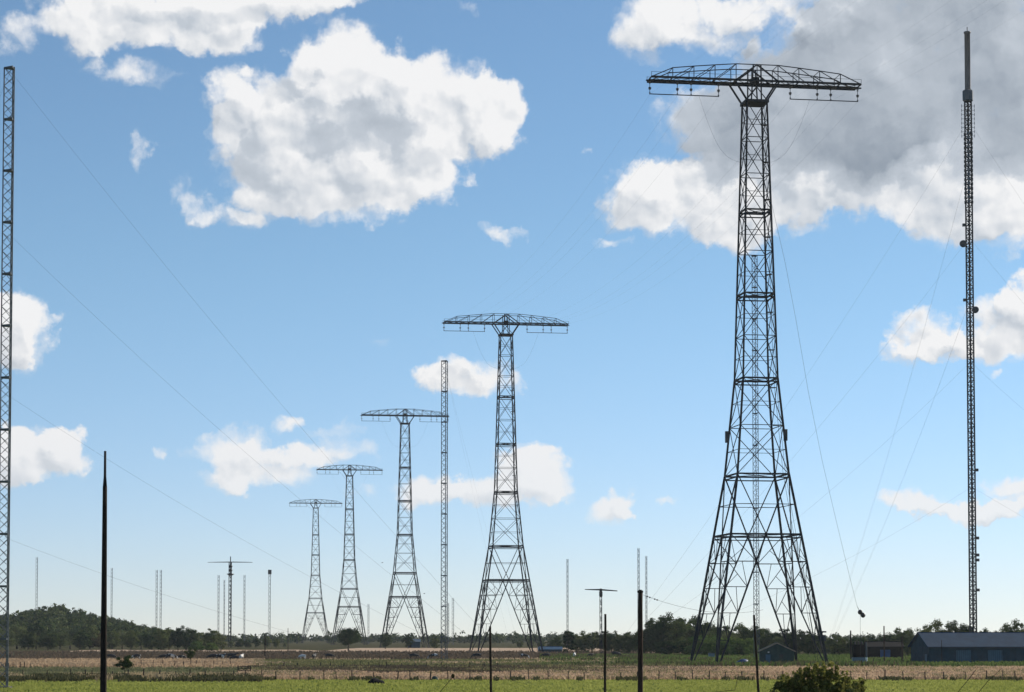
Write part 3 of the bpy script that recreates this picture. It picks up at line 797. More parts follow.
def proto(kind, seed, h, w, base, ncl, nl, size, m, shape, r0=.3, clump=None):
    root = empty('broadleaf_tree' if kind != 'shrub' else 'shrub')
    v, f, c = crown_arrays(h, w, base, ncl, nl, size, seed, shape, clump=clump)
    np_mesh('crown', v, f, M[m], root)
    trunk_mb(h, max(base, 1.2), c, r0, seed).build('trunk', M['bark'], root, True)
    PROTO.setdefault(kind, []).append([root, h, False])
SD = 100
for kind, h, w, base, ncl, nl, size, m, shape in (
    ('oak', 12, 13, 2.0, 80, 7600, .33, 'leaf_dark', 'oak'), ('oak', 12, 12, .2, 80, 7400, .33, 'leaf_dark', 'round'), ('oak', 12, 11, .2, 74, 7000, .33, 'leaf_mid', 'oak'),
    ('ash', 12, 8.5, .2, 64, 5600, .30, 'leaf_mid', 'round'), ('ash', 12, 9.5, .2, 64, 5600, .30, 'leaf_dark', 'oak'), ('ash', 12, 8, .2, 58, 5200, .30, 'leaf_pale', 'round'),
    ('poplar', 12, 5.5, .2, 40, 3600, .28, 'leaf_dark', 'cone'), ('poplar', 12, 5, .2, 34, 3200, .28, 'leaf_mid', 'cone'),
    ('willow', 12, 12, .6, 50, 4600, .30, 'leaf_pale', 'flat'), ('willow', 12, 13, .5, 50, 4600, .30, 'leaf_brown', 'flat'),
    ('sapling', 12, 8, 3.8, 26, 1500, .34, 'leaf_dark', 'round'), ('sapling', 12, 8.5, 3.4, 26, 1900, .40, 'leaf_dark', 'oak'),
    ('shrub', 4, 5.5, .1, 40, 3600, .20, 'leaf_fresh', 'flat'), ('shrub', 4, 5, .1, 28, 2400, .20, 'leaf_dark', 'flat')):
    SD += 1; proto(kind, SD, h, w, base, ncl, nl, size, m, shape, .34 if kind in ('oak', 'willow') else .24)
def tree(kind, px, d, h, label, group=None, wide=1.0, var=None, z=0.0, cat='tree'):
    lst = PROTO[kind]; e = lst[(var if var is not None else (random.randrange(1, len(lst)) if kind == 'oak' else random.randrange(len(lst)))) % len(lst)]
    if e[2]: o = copy_tree(e[0])
    else: o = e[0]; e[2] = True
    k = h / e[1]
    o.location = G(px, d, z); o.scale = (k * wide, k * wide, k); o.rotation_euler = (0, 0, random.random() * 6.28)
    tag(o, label, cat, group)
    return o
def hgt(px, top, d, z=0.0): return P(px, top, d).z - z

# trees that stand out
tree('oak', 348.5, 905, hgt(348, 627.5, 905), 'solitary round dark oak in front of the fourth tower', wide=1.12, var=0)
tree('sapling', 124.5, 311, hgt(124, 654.5, 311), 'small sparse tree right of the tall black pole', wide=1.15, var=1)
tree('sapling', 190.5, 424, hgt(190, 646, 424), 'small slim tree standing among the cows', wide=.85, var=0)
tree('poplar', 568, 760, hgt(568, 625.5, 760), 'pointed dark tree topping the middle treeline', wide=1.35, var=0)
tree('shrub', 196.5, 880, hgt(197, 640.5, 880), 'left rounded green bush in front of the left treeline', wide=1.05, var=0, cat='bush')
tree('shrub', 211.5, 885, hgt(210, 642, 885), 'right rounded green bush in front of the left treeline', wide=1.0, var=0, cat='bush')
tree('ash', 385.5, 1050, hgt(385, 634, 1050), 'dark tree between the left legs of the middle tower', wide=1.25, var=1)
tree('ash', 408, 1080, hgt(408, 634, 1080), 'leafy tree behind the small hut under the middle tower', wide=1.1, var=1)
tree('ash', 434.5, 1080, hgt(434, 634, 1080), 'separate round tree just left of the slender grey mast', wide=1.1, var=0)
LOOK = {'oak': 'broad round tree', 'ash': 'upright tree', 'willow': 'spreading tree', 'poplar': 'pointed tree', 'shrub': 'low bushy tree'}
def nth_label(kind, px, row, where):
    same = [q[0] for q in row if q[3] == kind]
    return '%s %s from the left %s' % (NTH[same.index(px)], LOOK[kind], where)
# left treeline below and beside the hill
G1 = 'trees along the foot of the wooded hill'
ROW = sorted(((-8, 622, 1010, 'oak', 1), (6, 626, 1000, 'willow', 1), (17, 619, 1040, 'willow', 1.1), (28, 630, 980, 'oak', 1), (36, 624, 1050, 'ash', 1.2), (48, 631, 975, 'oak', 1.1),
    (60, 627, 1010, 'willow', 1), (70, 622, 1060, 'willow', 1.1), (80, 630, 985, 'ash', 1.2), (90, 626, 1030, 'oak', 1), (99, 633, 980, 'willow', 1), (112, 629, 1020, 'ash', 1.2), (122, 626, 1050, 'willow', 1),
    (131, 631, 990, 'oak', 1), (141, 628, 1020, 'willow', 1)))
for px, top, d, kind, wd in ROW:
    tree(kind, px, d, hgt(px, top, d), nth_label(kind, px, ROW, 'at the foot of the wooded hill'), G1, wd)
G2 = 'trees of the dark clump right of the hill'
ROW = sorted(((152, 631, 960, 'oak', 1), (161, 628, 940, 'ash', 1.1), (169, 630, 970, 'oak', 1), (178, 628, 950, 'ash', 1), (186, 626, 945, 'oak', .9), (195, 629, 960, 'ash', 1.1),
    (206, 634, 980, 'oak', .8), (214, 628.5, 945, 'ash', 1.25), (221, 633, 960, 'ash', 1)))
for px, top, d, kind, wd in ROW:
    tree(kind, px, d, hgt(px, top, d), nth_label(kind, px, ROW, 'in the dark clump right of the hill'), G2, wd)
G3 = 'low trees between the T-shaped aerial and the farthest tower'
ROW = sorted(((231, 640, 1150, 'ash', 1.2), (239, 638, 1160, 'oak', 1), (248, 640, 1150, 'oak', 1), (257, 638, 1140, 'ash', 1.3), (267, 637, 1160, 'oak', 1), (276, 639, 1150, 'oak', 1), (285, 642, 1200, 'ash', 1.2)))
for px, top, d, kind, wd in ROW:
    tree(kind, px, d, hgt(px, top, d), nth_label(kind, px, ROW, 'in the low row right of the T-shaped aerial'), G3, wd)
G4 = 'middle treeline left of the stout pole'
ROW = sorted(((520, 640, 1100, 'oak', 1), (531, 639, 1090, 'ash', 1.3), (541, 641, 1050, 'oak', 1), (551, 639, 980, 'oak', 1), (559, 636, 900, 'ash', 1.2), (577, 634, 780, 'ash', 1.3), (584, 632, 790, 'oak', .9),
    (592, 631, 780, 'ash', 1.2), (603, 631, 790, 'ash', 1.2), (612, 631, 780, 'oak', .9), (620, 634, 770, 'ash', 1.2), (627, 631, 770, 'ash', 1.2), (633, 632, 760, 'oak', .9)))
for px, top, d, kind, wd in ROW:
    tree(kind, px, d, hgt(px, top, d), nth_label(kind, px, ROW, 'between the second tower and the stout pole'), G4, wd)
G5 = 'tall wood behind the nearest tower'
ROW = sorted(((643, 629, 740, 'ash', 1.2), (651, 624, 720, 'oak', .9), (656, 618, 735, 'ash', 1.1), (663, 617, 720, 'ash', 1.1), (671, 613, 730, 'oak', .85), (679, 618, 715, 'ash', 1.2), (686, 622, 720, 'ash', 1.2),
    (693, 618, 735, 'oak', .9), (701, 619, 720, 'oak', .85), (709, 621, 730, 'ash', 1.2), (716, 624, 700, 'willow', .9), (724, 626, 715, 'ash', 1.2), (731, 627, 690, 'willow', .9), (738, 625, 720, 'oak', .9),
    (746, 625, 720, 'ash', 1.2), (753, 626, 710, 'oak', .9), (762, 626, 720, 'ash', 1.2), (770, 629, 700, 'oak', .9), (779, 632, 690, 'willow', .9), (787, 629, 700, 'ash', 1.2), (796, 630, 690, 'oak', .95),
    (706, 634, 650, 'shrub', 1.3), (722, 636, 640, 'shrub', 1.2), (742, 637, 640, 'shrub', 1.2), (690, 637, 660, 'shrub', 1.2), (668, 638, 660, 'shrub', 1.1)))
for px, top, d, kind, wd in ROW:
    tree(kind, px, d, hgt(px, top, d), nth_label(kind, px, ROW, 'in the tall wood behind the nearest tower'), G5, wd)
G6 = 'trees between the nearest tower and the long barn'
ROW = sorted(((805, 631, 690, 'ash', 1.2), (813, 632, 680, 'oak', .9), (821, 636, 680, 'ash', 1.2), (829, 637, 670, 'ash', 1.2), (838, 634.5, 660, 'ash', 1.3), (846, 638, 670, 'oak', .8), (856, 635.5, 660, 'oak', .9),
    (865, 637, 660, 'ash', 1.2), (873, 636, 650, 'ash', 1.2), (882, 634, 640, 'oak', .7), (891, 635, 650, 'ash', 1.2), (899, 629.5, 640, 'oak', .85), (908, 630, 640, 'oak', .8), (914, 634, 630, 'ash', 1.2)))
for px, top, d, kind, wd in ROW:
    tree(kind, px, d, hgt(px, top, d), nth_label(kind, px, ROW, 'between the nearest tower and the barn'), G6, wd)
G7 = 'trees showing above the roof of the long barn'
ROW = sorted(((926, 627, 640, 'oak', .8), (935, 622, 620, 'oak', .85), (945, 630, 630, 'ash', 1), (953, 624, 620, 'oak', .9), (960, 621, 620, 'oak', .8), (966, 627, 640, 'ash', 1), (984, 630, 630, 'oak', .8), (995, 631, 650, 'oak', .9),
    (1008, 626, 620, 'oak', .8), (1017, 622, 610, 'oak', .85), (1026, 625, 620, 'oak', .8)))
for px, top, d, kind, wd in ROW:
    tree(kind, px, d, hgt(px, top, d), nth_label(kind, px, ROW, 'rising behind the barn roof'), G7, wd)
for e in sum(PROTO.values(), []):
    if not e[2]:
        for c in list(e[0].children): bpy.data.objects.remove(c)
        bpy.data.objects.remove(e[0])

# wooded hill on the left and the low woods along the skyline
def hill_z(x, y):
    s = y / F_PX; px = x / s + 512
    prof = np.interp(px, [-400, -150, 0, 20, 35, 50, 65, 80, 95, 120, 150, 175, 230], [3, 7, 11, 12.5, 16, 17.5, 17, 15, 12.2, 9, 3, .5, -1])
    return prof * np.clip((y - 1120) / 330, 0, 1) ** .8 * np.clip((2300 - y) / 600, 0, 1)
nx, ny = 70, 30
xs = np.linspace(-1150, -150, nx); ys = np.linspace(1100, 2400, ny)
XX, YY = np.meshgrid(xs, ys); ZZ = hill_z(XX, YY) - .3
v = np.stack([XX.ravel(), YY.ravel(), ZZ.ravel()], 1)
f = np.array([(j * nx + i, j * nx + i + 1, (j + 1) * nx + i + 1, (j + 1) * nx + i) for j in range(ny - 1) for i in range(nx - 1)])
tag(np_mesh('hill', v, f, gm['ground']), kind='structure')
def wood_mass(name, pts, hs, ws, nl, size, m, label, seed):
    """a far wood that reads as one mass: crowns of leaf clumps"""
    r = np.random.default_rng(seed); V = []
    for (x, y, z), h, w in zip(pts, hs, ws):
        vv, ff, _ = crown_arrays(h, w, .4, 16, nl, size, int(r.integers(1e9)), ('round', 'oak', 'oak')[int(r.integers(3))], clump=w * .2)
        V.append(vv + np.array([x, y, z]))
    V = np.concatenate(V); F = np.arange(len(V)).reshape(-1, 4)
    return tag(np_mesh(name, V, F, M[m]), label, 'wood', kind='stuff')
r = np.random.default_rng(5)
N = 620
yy = 1150 + 800 * r.random(N); pxs = -60 + 255 * r.random(N); xx = (pxs - 512) / F_PX * yy
zz_ = hill_z(xx, yy); ok = (zz_ > .5)
xx, yy, zz_ = xx[ok], yy[ok], zz_[ok]
pick = r.random(len(xx))
for sel, m, nm in ((pick < .5, 'leaf_dark', 'dark'), ((pick >= .5) & (pick < .8), 'leaf_mid', 'lighter green'), (pick >= .8, 'leaf_pale', 'pale green')):
    k = np.where(sel)[0]
    wood_mass('hill_wood', np.stack([xx[k], yy[k], zz_[k] - .5], 1), 7.0 + 3.8 * r.random(len(k)), 8 + 4 * r.random(len(k)), 190, .9, m,
              nm + ' trees covering the rounded hill at the left', len(nm))
N = 420
yy = 1700 + 1000 * r.random(N); pxs = -40 + 1110 * r.random(N); xx = (pxs - 512) / F_PX * yy
wood_mass('distant_woods', np.stack([xx, yy, np.zeros(N)], 1), 5.0 + 5.0 * r.random(N), 11 + 8 * r.random(N), 110, 1.2, 'leaf_dark',
          'low dark woods along the far skyline', 9)

# leafy bush close to the camera
bush = empty('bramble_bush', G(815, 100)); tag(bush, 'leafy yellowish green bush in the right foreground', 'bush')
V = []
V2 = []; br = random.Random(4); BUSH = [(818, 684, 3.0, 8500, 1), (798, 684, 2.4, 4600, 2), (842, 684, 2.4, 4600, 3)]
for k, px in enumerate(range(779, 862, 5)):
    edge = abs(px - 819) / 44
    BUSH.append((px + br.uniform(-2, 2), 666.5 + 17 * edge ** 2.2 + br.uniform(-3.5, 4.5), br.uniform(.6, 1.1), 620, 20 + k))
for k in range(30):
    px = br.uniform(778, 862); edge = abs(px - 819) / 44
    BUSH.append((px, 661 + 19 * edge ** 1.6 + br.uniform(-3, 4), br.uniform(.12, .26), 70, 60 + k))
for (px, top, w, n, sd) in BUSH:
    h = P(px, top, 100).z
    vv, ff, cc = crown_arrays(h, w, .3 if w > 2 else h - (2.2 if w > .4 else .9), 70 if w > 2 else 22, n, .08, 40 + sd, 'round', clump=.2 if w > .4 else .08)
    (V if w > 2 else V2).append(vv + np.array([(px - 815) / F_PX * 100, r.normal() * .4 - (.5 if w < 2 else 0), 0]))
for vs_, nm, m in ((V, 'foliage', 'leaf_pale'), (V2, 'outer_shoot', 'leaf_bush')):  # darker green leaves inside, lighter olive leaves on the outer shoots
    vs_ = np.concatenate(vs_); np_mesh(nm, vs_, np.arange(len(vs_)).reshape(-1, 4), M[m], bush)
mb = MB()
for k in range(26):
    a = random.uniform(-1.6, 1.6); h = 4.5 * (1 - .16 * abs(a)) * random.uniform(.8, 1.03)
    mb.tube([(a * .25, random.uniform(-.3, .3), -.2), (a * .7, random.uniform(-.4, .4), h * .55), (a * 1.1 + random.uniform(-.2, .2), random.uniform(-.5, .5), h)], [.035, .022, .008], 5)
mb.build('stem', M['bark'], bush)
# tall dry stalks
for pts, lab, head in (((( 440, 692), (446, 685), (453, 676.5)), 'thin leaning dry stalk with a seed head left of the second tower pole', 1),
    (((715, 692), (735, 690), (737, 681), (739, 675)), 'thin dry stalk left of the leaning pole', 0),
    (((958, 692), (968, 680), (978, 667)), 'left of two thin arching stalks before the long barn', 0),
    (((979, 692), (988, 681), (1002, 668)), 'right of two thin arching stalks before the long barn', 0)):
    q = [P(px, py, 90) for px, py in pts]
    d0 = q[0] - q[1]; g0 = q[0] + d0 * .6; foot = Vector((g0.x, 90, 0))
    o = MB().tube([foot, foot * .6 + g0 * .4 + Vector((0, 0, .5)), *q], [.02, .018] + [.014] * (len(q) - 1) + [.008], 5).build('dry_stalk', M['post'])
    tag(o, lab, 'stalk')
    if head: MB().lathe([(.02, -.08), (.07, -.03), (.075, .05), (.02, .12)], q[-1], 7).build('seed_head', M['leaf_brown'], o)

# ------------------------------------------------------------------ fences
def fence(px_list, d, h, label, wires=3, r=.065, dz=None, z_var=.12):
    root = empty('wire_fence', G(px_list[0], d)); tag(root, label, 'fence')
    base = root.location; tops = []
    for px in px_list:
        dd = d if dz is None else dz(px)
        g = G(px + random.uniform(-.4, .4), dd + random.uniform(-.8, .8)) - base; hh = h * random.uniform(1 - z_var, 1 + z_var * 1.6)
        lean = Vector((random.uniform(-.09, .09), random.uniform(-.05, .05), hh)); k = r * random.uniform(.8, 1.35)
        MB().tube([g - Vector((0, 0, .2)), g + lean * .5, g + lean], [k * 1.05, k, k * .95], 6).build('post', M['post'], root)
        tops.append((g, lean))
    mb = MB()
    for (a, la), (b, lb) in zip(tops, tops[1:]):
        for k in range(wires): mb.tube([a + la * (.35 + .28 * k), b + lb * (.35 + .28 * k)], .008, 3)
    mb.build('fence_wire', M['wire'], root)
px, L = 262.0, []
while px < 1060: L.append(px); px += random.choice((12, 14, 16, 17, 18, 20, 22, 24))
fence(L, 296, 1.22, 'long wire fence with uneven posts along the pasture edge')
fence([6, 23, 47, 71, 85, 92, 112, 128, 143, 160, 176, 190, 205, 223, 234, 246], 303, 1.25, 'wire fence in dark sedge along the left ditch')
fence([128, 141, 153, 163, 175, 184, 196, 205, 214, 223, 231], 425, 1.2, 'short row of posts in front of the small slim tree')
fence([258, 271, 284, 298, 320, 330, 344, 360, 368, 379, 387, 402, 415, 427, 441, 455, 470, 484, 497], 405, 1.15, 'fence crossing the brown heath before the middle cows')
fence([-6, 1, 5, 9, 13, 20, 24, 31], 400, 1.1, 'closely set posts at the far left behind the lattice mast', 2)
fence([866, 874, 880, 889, 895, 903, 911], 462, 1.1, 'low fence left of the long barn')
gt = empty('field_gate', G(238, 345)); tag(gt, 'dark wooden gate at the right end of the left meadow', 'gate')
for x in (0, 1.9): MB().box((x, 0, .65), (.16, .16, 1.4)).build('post', M['post'], gt)
mb = MB()
for z in (.3, .6, .9, 1.15): mb.box((.95, 0, z), (1.74, .06, .1))
mb.bar((.1, .05, .3), (1.8, .05, 1.15), .07); mb.build('gate_leaf', M['post'], gt)

# ------------------------------------------------------------------ buildings
def gable_house(name, loc, rz, L, W, eave, ridge, wall_m, roof_m, over=.4, trim=None):
    """long axis along local x, front wall at local y = 0"""
    root = empty(name, loc, rz)
    mb = MB(); e = eave
    vs = [(0, 0, 0), (L, 0, 0), (L, W, 0), (0, W, 0), (0, 0, e), (L, 0, e), (L, W, e), (0, W, e), (0, W / 2, ridge), (L, W / 2, ridge)]
    mb.poly(vs, [(0, 1, 5, 4), (1, 2, 6, 9, 5), (2, 3, 7, 6), (3, 0, 4, 8, 7)])
    mb.build('wall', wall_m, root)
    mb = MB(); sl = (ridge - e) / (W / 2); t = .14
    for s in (0, 1):
        y0 = -over if s == 0 else W + over; ze = e - sl * over
        a = [(-over, y0, ze + .02), (L + over, y0, ze + .02), (L + over, W / 2, ridge + .02), (-over, W / 2, ridge + .02)]
        vs = a + [(x, y, z + t) for x, y, z in a]
        mb.poly(vs, [(0, 1, 2, 3), (4, 5, 6, 7), (0, 1, 5, 4), (1, 2, 6, 5), (2, 3, 7, 6), (3, 0, 4, 7)])
    rf = mb.build('roof', roof_m, root)
    mb = MB().bar((-over, W / 2, ridge + t + .02), (L + over, W / 2, ridge + t + .02), .25, .08); mb.build('ridge_cap', roof_m, rf)
    if trim:
        mb = MB()
        for x in (-over - .03, L + over + .03):
            for s in (0, 1):
                y0 = -over if s == 0 else W + over
                mb.bar((x, y0, e - sl * over + .08), (x, W / 2, ridge + .1), .06, .24)
        mb.build('barge_board', trim, rf)
    return root
b0 = G(929, 471); al = R(13)
barn = gable_house('barn', b0, al, 34, 9.5, 3.75, 6.55, M['dark_blue'], M['slate'], .45, M['slate'])
tag(barn, 'long low barn with blue grey roof and pale doors at the right edge', 'barn')
for x, w in ((6.2, 3.3), (13.4, 3.3), (26, 3.3)):
    dr = MB().box((x + w / 2, -.06, 1.45), (w, .08, 2.9)).build('door', M['door_blue'], barn)
    mb = MB()
    for k in range(7): mb.box((x + w * (k + .5) / 7, -.115, 1.45), (.05, .03, 2.8))
    mb.box((x + w / 2, -.12, 3.02), (w + .5, .12, .14)); mb.build('door_rail', M['dark_blue'], dr)
sd = MB().box((-.06, 1.4, 1.05), (.08, .95, 2.05)).build('side_door', M['pale_blue'], barn)
mb = MB()
for k in range(32): mb.box((.5 + k * 1.07, -.03, 1.85), (.06, .05, 3.65))
for k in range(9): mb.box((-.03, .5 + k * 1.06, 1.85), (.05, .06, 3.65))
mb.build('cladding_batten', M['dark_blue'], barn)
MB().tube([(-.45, -.52, 3.45), (34.4, -.52, 3.45)], .07, 6).build('gutter', M['lamp'], barn)
hut = gable_house('hut', (0, 0, 0), 0, 5.2, 7.0, 2.75, 4.35, M['hut_green'], M['hut_green'], .35, M['tan_trim'])
hut.location = G(762.0, 465) + Vector((0, 0, 0)); hut.rotation_euler = (0, 0, R(90 - 4))
hut.location = G(794.0, 464)
tag(hut, 'small dark green hut with pale roof edge and blue door under the nearest tower', 'hut')
# its gable (local x = 0 end) faces the camera; local y runs to the left
MB().box((-.05, 5.35, 1.05), (.08, 1.0, 2.1)).build('door', M['door_blue'], hut)
w_ = MB().box((-.05, 2.6, 1.75), (.06, .8, .7)).build('window', M['glass'], hut)
MB().box((-.07, 2.6, 2.14), (.07, .95, .08)).box((-.07, 2.6, 1.36), (.07, .95, .08)).box((-.07, 2.15, 1.75), (.07, .07, .7)).box((-.07, 3.05, 1.75), (.07, .07, .7)).build('frame', M['hut_green'], w_)
MB().box((-.18, 5.25, 2.55), (.3, .35, .2)).build('lamp', M['white'], hut)

sh = gable_house('shed', G(868, 566), R(2), 9.0, 5, 3.2, 4.4, M['wood'], M['felt'], .3)
tag(sh, 'dark wooden shed with a bright blue door left of the barn', 'shed')
MB().box((4.4, -.05, 1.25), (2.6, .08, 2.4)).build('door', M['tarp_blue'], sh)
s2 = gable_house('low_shed', G(539, 815), R(3), 8.4, 4, 1.1, 2.0, M['dark_blue'], M['roof_blue'], .3)
tag(s2, 'low blue roofed shed beside the foot of the second tower', 'shed')
MB().box((1.2, -.05, .5), (.8, .08, .9)).build('door', M['dark_blue'], s2)
s3 = gable_house('hut', G(408, 1140), R(2), 6.2, 4, 3.2, 4.3, M['dark_blue'], M['pale_blue'], .3)
tag(s3, 'tiny dark hut with pale roof under the middle tower', 'hut')
MB().box((1.2, -.05, 1.0), (.9, .08, 1.9)).build('door', M['wood'], s3)

# transformer cabinet, posts and other small things around the barn
cb = empty('transformer_cabinet', G(858.5, 474)); tag(cb, 'tall black transformer cabinet on a grey blue base beneath the feed line', 'cabinet')
mb = MB().box((0, 0, 2.75), (2.35, 2.2, 2.7))
for k in range(7): mb.box((-1.0 + k * .335, -1.14, 2.75), (.12, .09, 2.5))
mb.build('casing', M['black'], cb)
MB().box((0, 0, .7), (2.5, 2.3, 1.4)).build('plinth', M['pale_blue'], cb)
mb = MB()
for x in (-.7, 0, .7): mb.lathe([(.12, 4.1), (.2, 4.25), (.12, 4.4), (.2, 4.55), (.06, 4.75)], (x, 0, 0), 8)
mb.build('bushing', M['porcelain'], cb)
po = empty('marker_post', G(866.5, 462)); tag(po, 'pale post with a white lower half right of the black cabinet', 'post')
MB().tube([(0, 0, 1.5), (0, 0, 4.6)], .14, 8).build('shaft', M['galv'], po)
MB().tube([(0, 0, -.1), (0, 0, 1.5)], .22, 8).build('sleeve', M['white'], po)

def lump(name, loc, sx, sy, sz, m, seed, label, cat, rough=.25):
    bm = bmesh.new(); bmesh.ops.create_icosphere(bm, subdivisions=4, radius=1)
    r_ = np.random.default_rng(seed); ph = r_.random((8, 3)) * 6.28; fr = r_.normal(size=(8, 3)) * 2.2
    for v in bm.verts:
        n = sum(math.sin(float(fr[k] @ np.array(v.co)) + ph[k, 0]) for k in range(8)) / 8
        co = v.co * (1 + rough * n)
        v.co = Vector((co.x * sx, co.y * sy, max(co.z, -.15) * sz))
    me = bpy.data.meshes.new(name); bm.to_mesh(me); bm.free()
    me.polygons.foreach_set('use_smooth', [True] * len(me.polygons)); me.materials.append(M[m])
    o = bpy.data.objects.new(name, me); COL.objects.link(o); o.location = loc
    return tag(o, label, cat)
lump('boulder', G(375.5, 274), 1.0, .8, .72, 'black', 3, 'dark boulder lying in the green pasture', 'boulder', .35)
lump('tarpaulin_heap', G(743, 462), 1.55, 1.2, 1.15, 'tarp_blue', 4, 'blue covered heap in the grass left of the green hut', 'heap')
lump('earth_heap', G(681, 470), 2.0, 1.0, .55, 'bark', 5, 'low dark heap at the left foot of the nearest tower', 'heap')
lump('green_hump', G(434.6, 297), .42, .4, .62, 'hut_green', 6, 'small dark green hump beside the long wire fence', 'hump', .2)  # small green box by the fence, shaped as a rounded hump
for px, py, w, h, m, lab in ((666, 652.6, 2.6, 1.7, 'pale_blue', 'pale blue grey trailer at the edge of the tall wood'), (711.5, 656.5, 1.5, 1.0, 'pale_blue', 'pale box between the left legs of the nearest tower')):
    d = dist(py + 2.5); o = empty('trailer' if 'trailer' in lab else 'utility_box', G(px, d)); tag(o, lab, 'trailer' if 'trailer' in lab else 'box')
    MB().box((0, 0, .45 + h / 2), (w, 1.6, h)).build('body', M[m], o)
    MB().box((0, 0, .45 + h + .07), (w + .15, 1.75, .14)).build('lid', M['galv'], o)
    for x in (-w * .3, w * .3):
        if 'trailer' in lab: MB().tube([(x, -.95, .35), (x, -.75, .35)], .35, 12).build('wheel', M['tyre'], o)
        else: MB().box((x, 0, .24), (.2, 1.2, .48)).build('foot', M['concrete'], o)

# car parked at the edge of the wood
def car(loc, rz, m, label):
    root = empty('parked_car', loc, rz); tag(root, label, 'car')
    prof = [(-2.1, .45), (-2.15, .75), (-2.05, .95), (-1.5, 1.02), (-.85, 1.05), (.95, 1.05), (1.75, .95), (2.1, .8), (2.15, .5), (2.0, .35), (-2.0, .35)]
    mb = MB(); n = len(prof)
    vs = [(x, s * .85, z) for s in (-1, 1) for x, z in prof]
    mb.poly(vs, [tuple(range(n))[::-1], tuple(range(n, 2 * n))] + [(i, (i + 1) % n, n + (i + 1) % n, n + i) for i in range(n)])
    mb.build('body', M[m], root)
    cab = [(-1.55, 1.03), (-1.2, 1.42), (.3, 1.45), (1.0, 1.05)]
    vs = [(x, s * (.78 if z < 1.2 else .66), z) for s in (-1, 1) for x, z in cab]
    MB().poly(vs, [(3, 2, 1, 0), (4, 5, 6, 7), (0, 1, 5, 4), (2, 3, 7, 6)]).build('window', M['glass'], root)
    MB().box((-.45, 0, 1.46), (1.6, 1.3, .06)).build('roof', M[m], root)
    for x in (-1.3, 1.35):
        for s in (-1, 1):
            w = MB().tube([(x, s * .72, .33), (x, s * .9, .33)], .33, 14).build('wheel', M['tyre'], root)
            MB().tube([(x, s * .88, .33), (x, s * .92, .33)], .19, 10).build('rim', M['galv'], w)
    for s in (-1, 1): MB().box((2.13, s * .6, .72), (.08, .35, .16)).build('headlight', M['white'], root)
car(G(627.5, 900), R(170), 'galv', 'grey car parked at the edge of the wood left of the stout pole')

# ------------------------------------------------------------------ grazing cattle
def cow_mat(name, a, b, cut):
    m, t, out = mat(name)
    tc = t.n.new('ShaderNodeTexCoord'); oi = t.n.new('ShaderNodeObjectInfo')
    off = t.vec('ADD', tc.outputs['Object'], t.comb(t.math('MULTIPLY', oi.outputs['Random'], 40.0), 0.0, 0.0))
    n = t.noise(off, 1.1, 2, .5)
    b_ = t.n.new('ShaderNodeBsdfPrincipled'); b_.inputs['Roughness'].default_value = .75
    t.l.new(t.mix(t.rng(n, cut - .015, cut + .015), a, b), b_.inputs['Base Color']); t.l.new(b_.outputs[0], out.inputs[0])
    return m
M['cow_pied'] = cow_mat('black and white hide', (.015, .014, .014), (.62, .60, .56), .56)
M['cow_black'] = cow_mat('black hide', (.015, .014, .014), (.03, .025, .022), .6)
M['cow_white'] = cow_mat('white hide', (.62, .59, .54), (.68, .66, .62), .5)
def cow_mesh(name, grazing, lying=False):
    """one continuous body grown around a skeleton"""
    V, E, Rd = [], [], []
    def chain(start, pts):
        last = start
        for co, r_ in pts:
            V.append(co); Rd.append(r_); k = len(V) - 1
            if last is not None: E.append((last, k))
            last = k
        return last
    V.append((-.70, 0, 1.08)); Rd.append((.30, .33))                       # pelvis, root
    ch = chain(0, [((-.25, 0, 1.02), (.36, .40)), ((.25, 0, 1.00), (.35, .40)), ((.65, 0, 1.06), (.27, .33))])
    if grazing: chain(ch, [((.98, 0, .90), (.15, .20)), ((1.22, 0, .62), (.12, .15)), ((1.34, 0, .42), (.13, .14)), ((1.42, 0, .20), (.085, .09)), ((1.44, 0, .10), (.08, .07))])
    else: chain(ch, [((.95, 0, 1.22), (.15, .20)), ((1.18, 0, 1.38), (.13, .15)), ((1.34, 0, 1.36), (.13, .14)), ((1.55, 0, 1.24), (.09, .09)), ((1.63, 0, 1.20), (.08, .07))])
    for s in (-1, 1):
        chain(0, [((-.72, s * .20, .82), (.16, .17)), ((-.64, s * .22, .66), (.11, .12)), ((-.84, s * .22, .42), (.055, .06)), ((-.80, s * .22, .12), (.045, .045)), ((-.74, s * .22, .03), (.06, .055))])
        chain(ch, [((.60, s * .19, .76), (.12, .14)), ((.60, s * .20, .42), (.065, .065)), ((.59, s * .20, .12), (.045, .045)), ((.63, s * .20, .03), (.06, .055))])
    chain(0, [((-1.00, 0, 1.18), (.05, .05)), ((-1.06, 0, .85), (.03, .03)), ((-1.06, 0, .50), (.05, .05))])
    me = bpy.data.meshes.new(name); me.from_pydata(V, E, []); me.update()
    o = bpy.data.objects.new(name, me); COL.objects.link(o)
    sk = o.modifiers.new('skin', 'SKIN'); sk.use_smooth_shade = True; o.modifiers.new('sub', 'SUBSURF').levels = 1
    for i, d in enumerate(me.skin_vertices[0].data):
        d.radius = Rd[i]; d.use_root = (i == 0)
    dg = bpy.context.evaluated_depsgraph_get(); dg.update()
    new = bpy.data.meshes.new_from_object(o.evaluated_get(dg)); new.name = name
    bpy.data.objects.remove(o); return new
hx = {}
for g_ in (0, 1): hx[g_] = cow_mesh('cow', bool(g_))
hm = {}
def head_parts(root, grazing, m):
    hp = Vector((1.33, 0, .46)) if grazing else Vector((1.30, 0, 1.44))
    for s in (-1, 1):
        MB().tube([hp + Vector((0, s * .10, .04)), hp + Vector((-.04, s * .22, .06)), hp + Vector((-.03, s * .30, .01))], [.03, .06, .02], 6).build('ear', M[m], root)
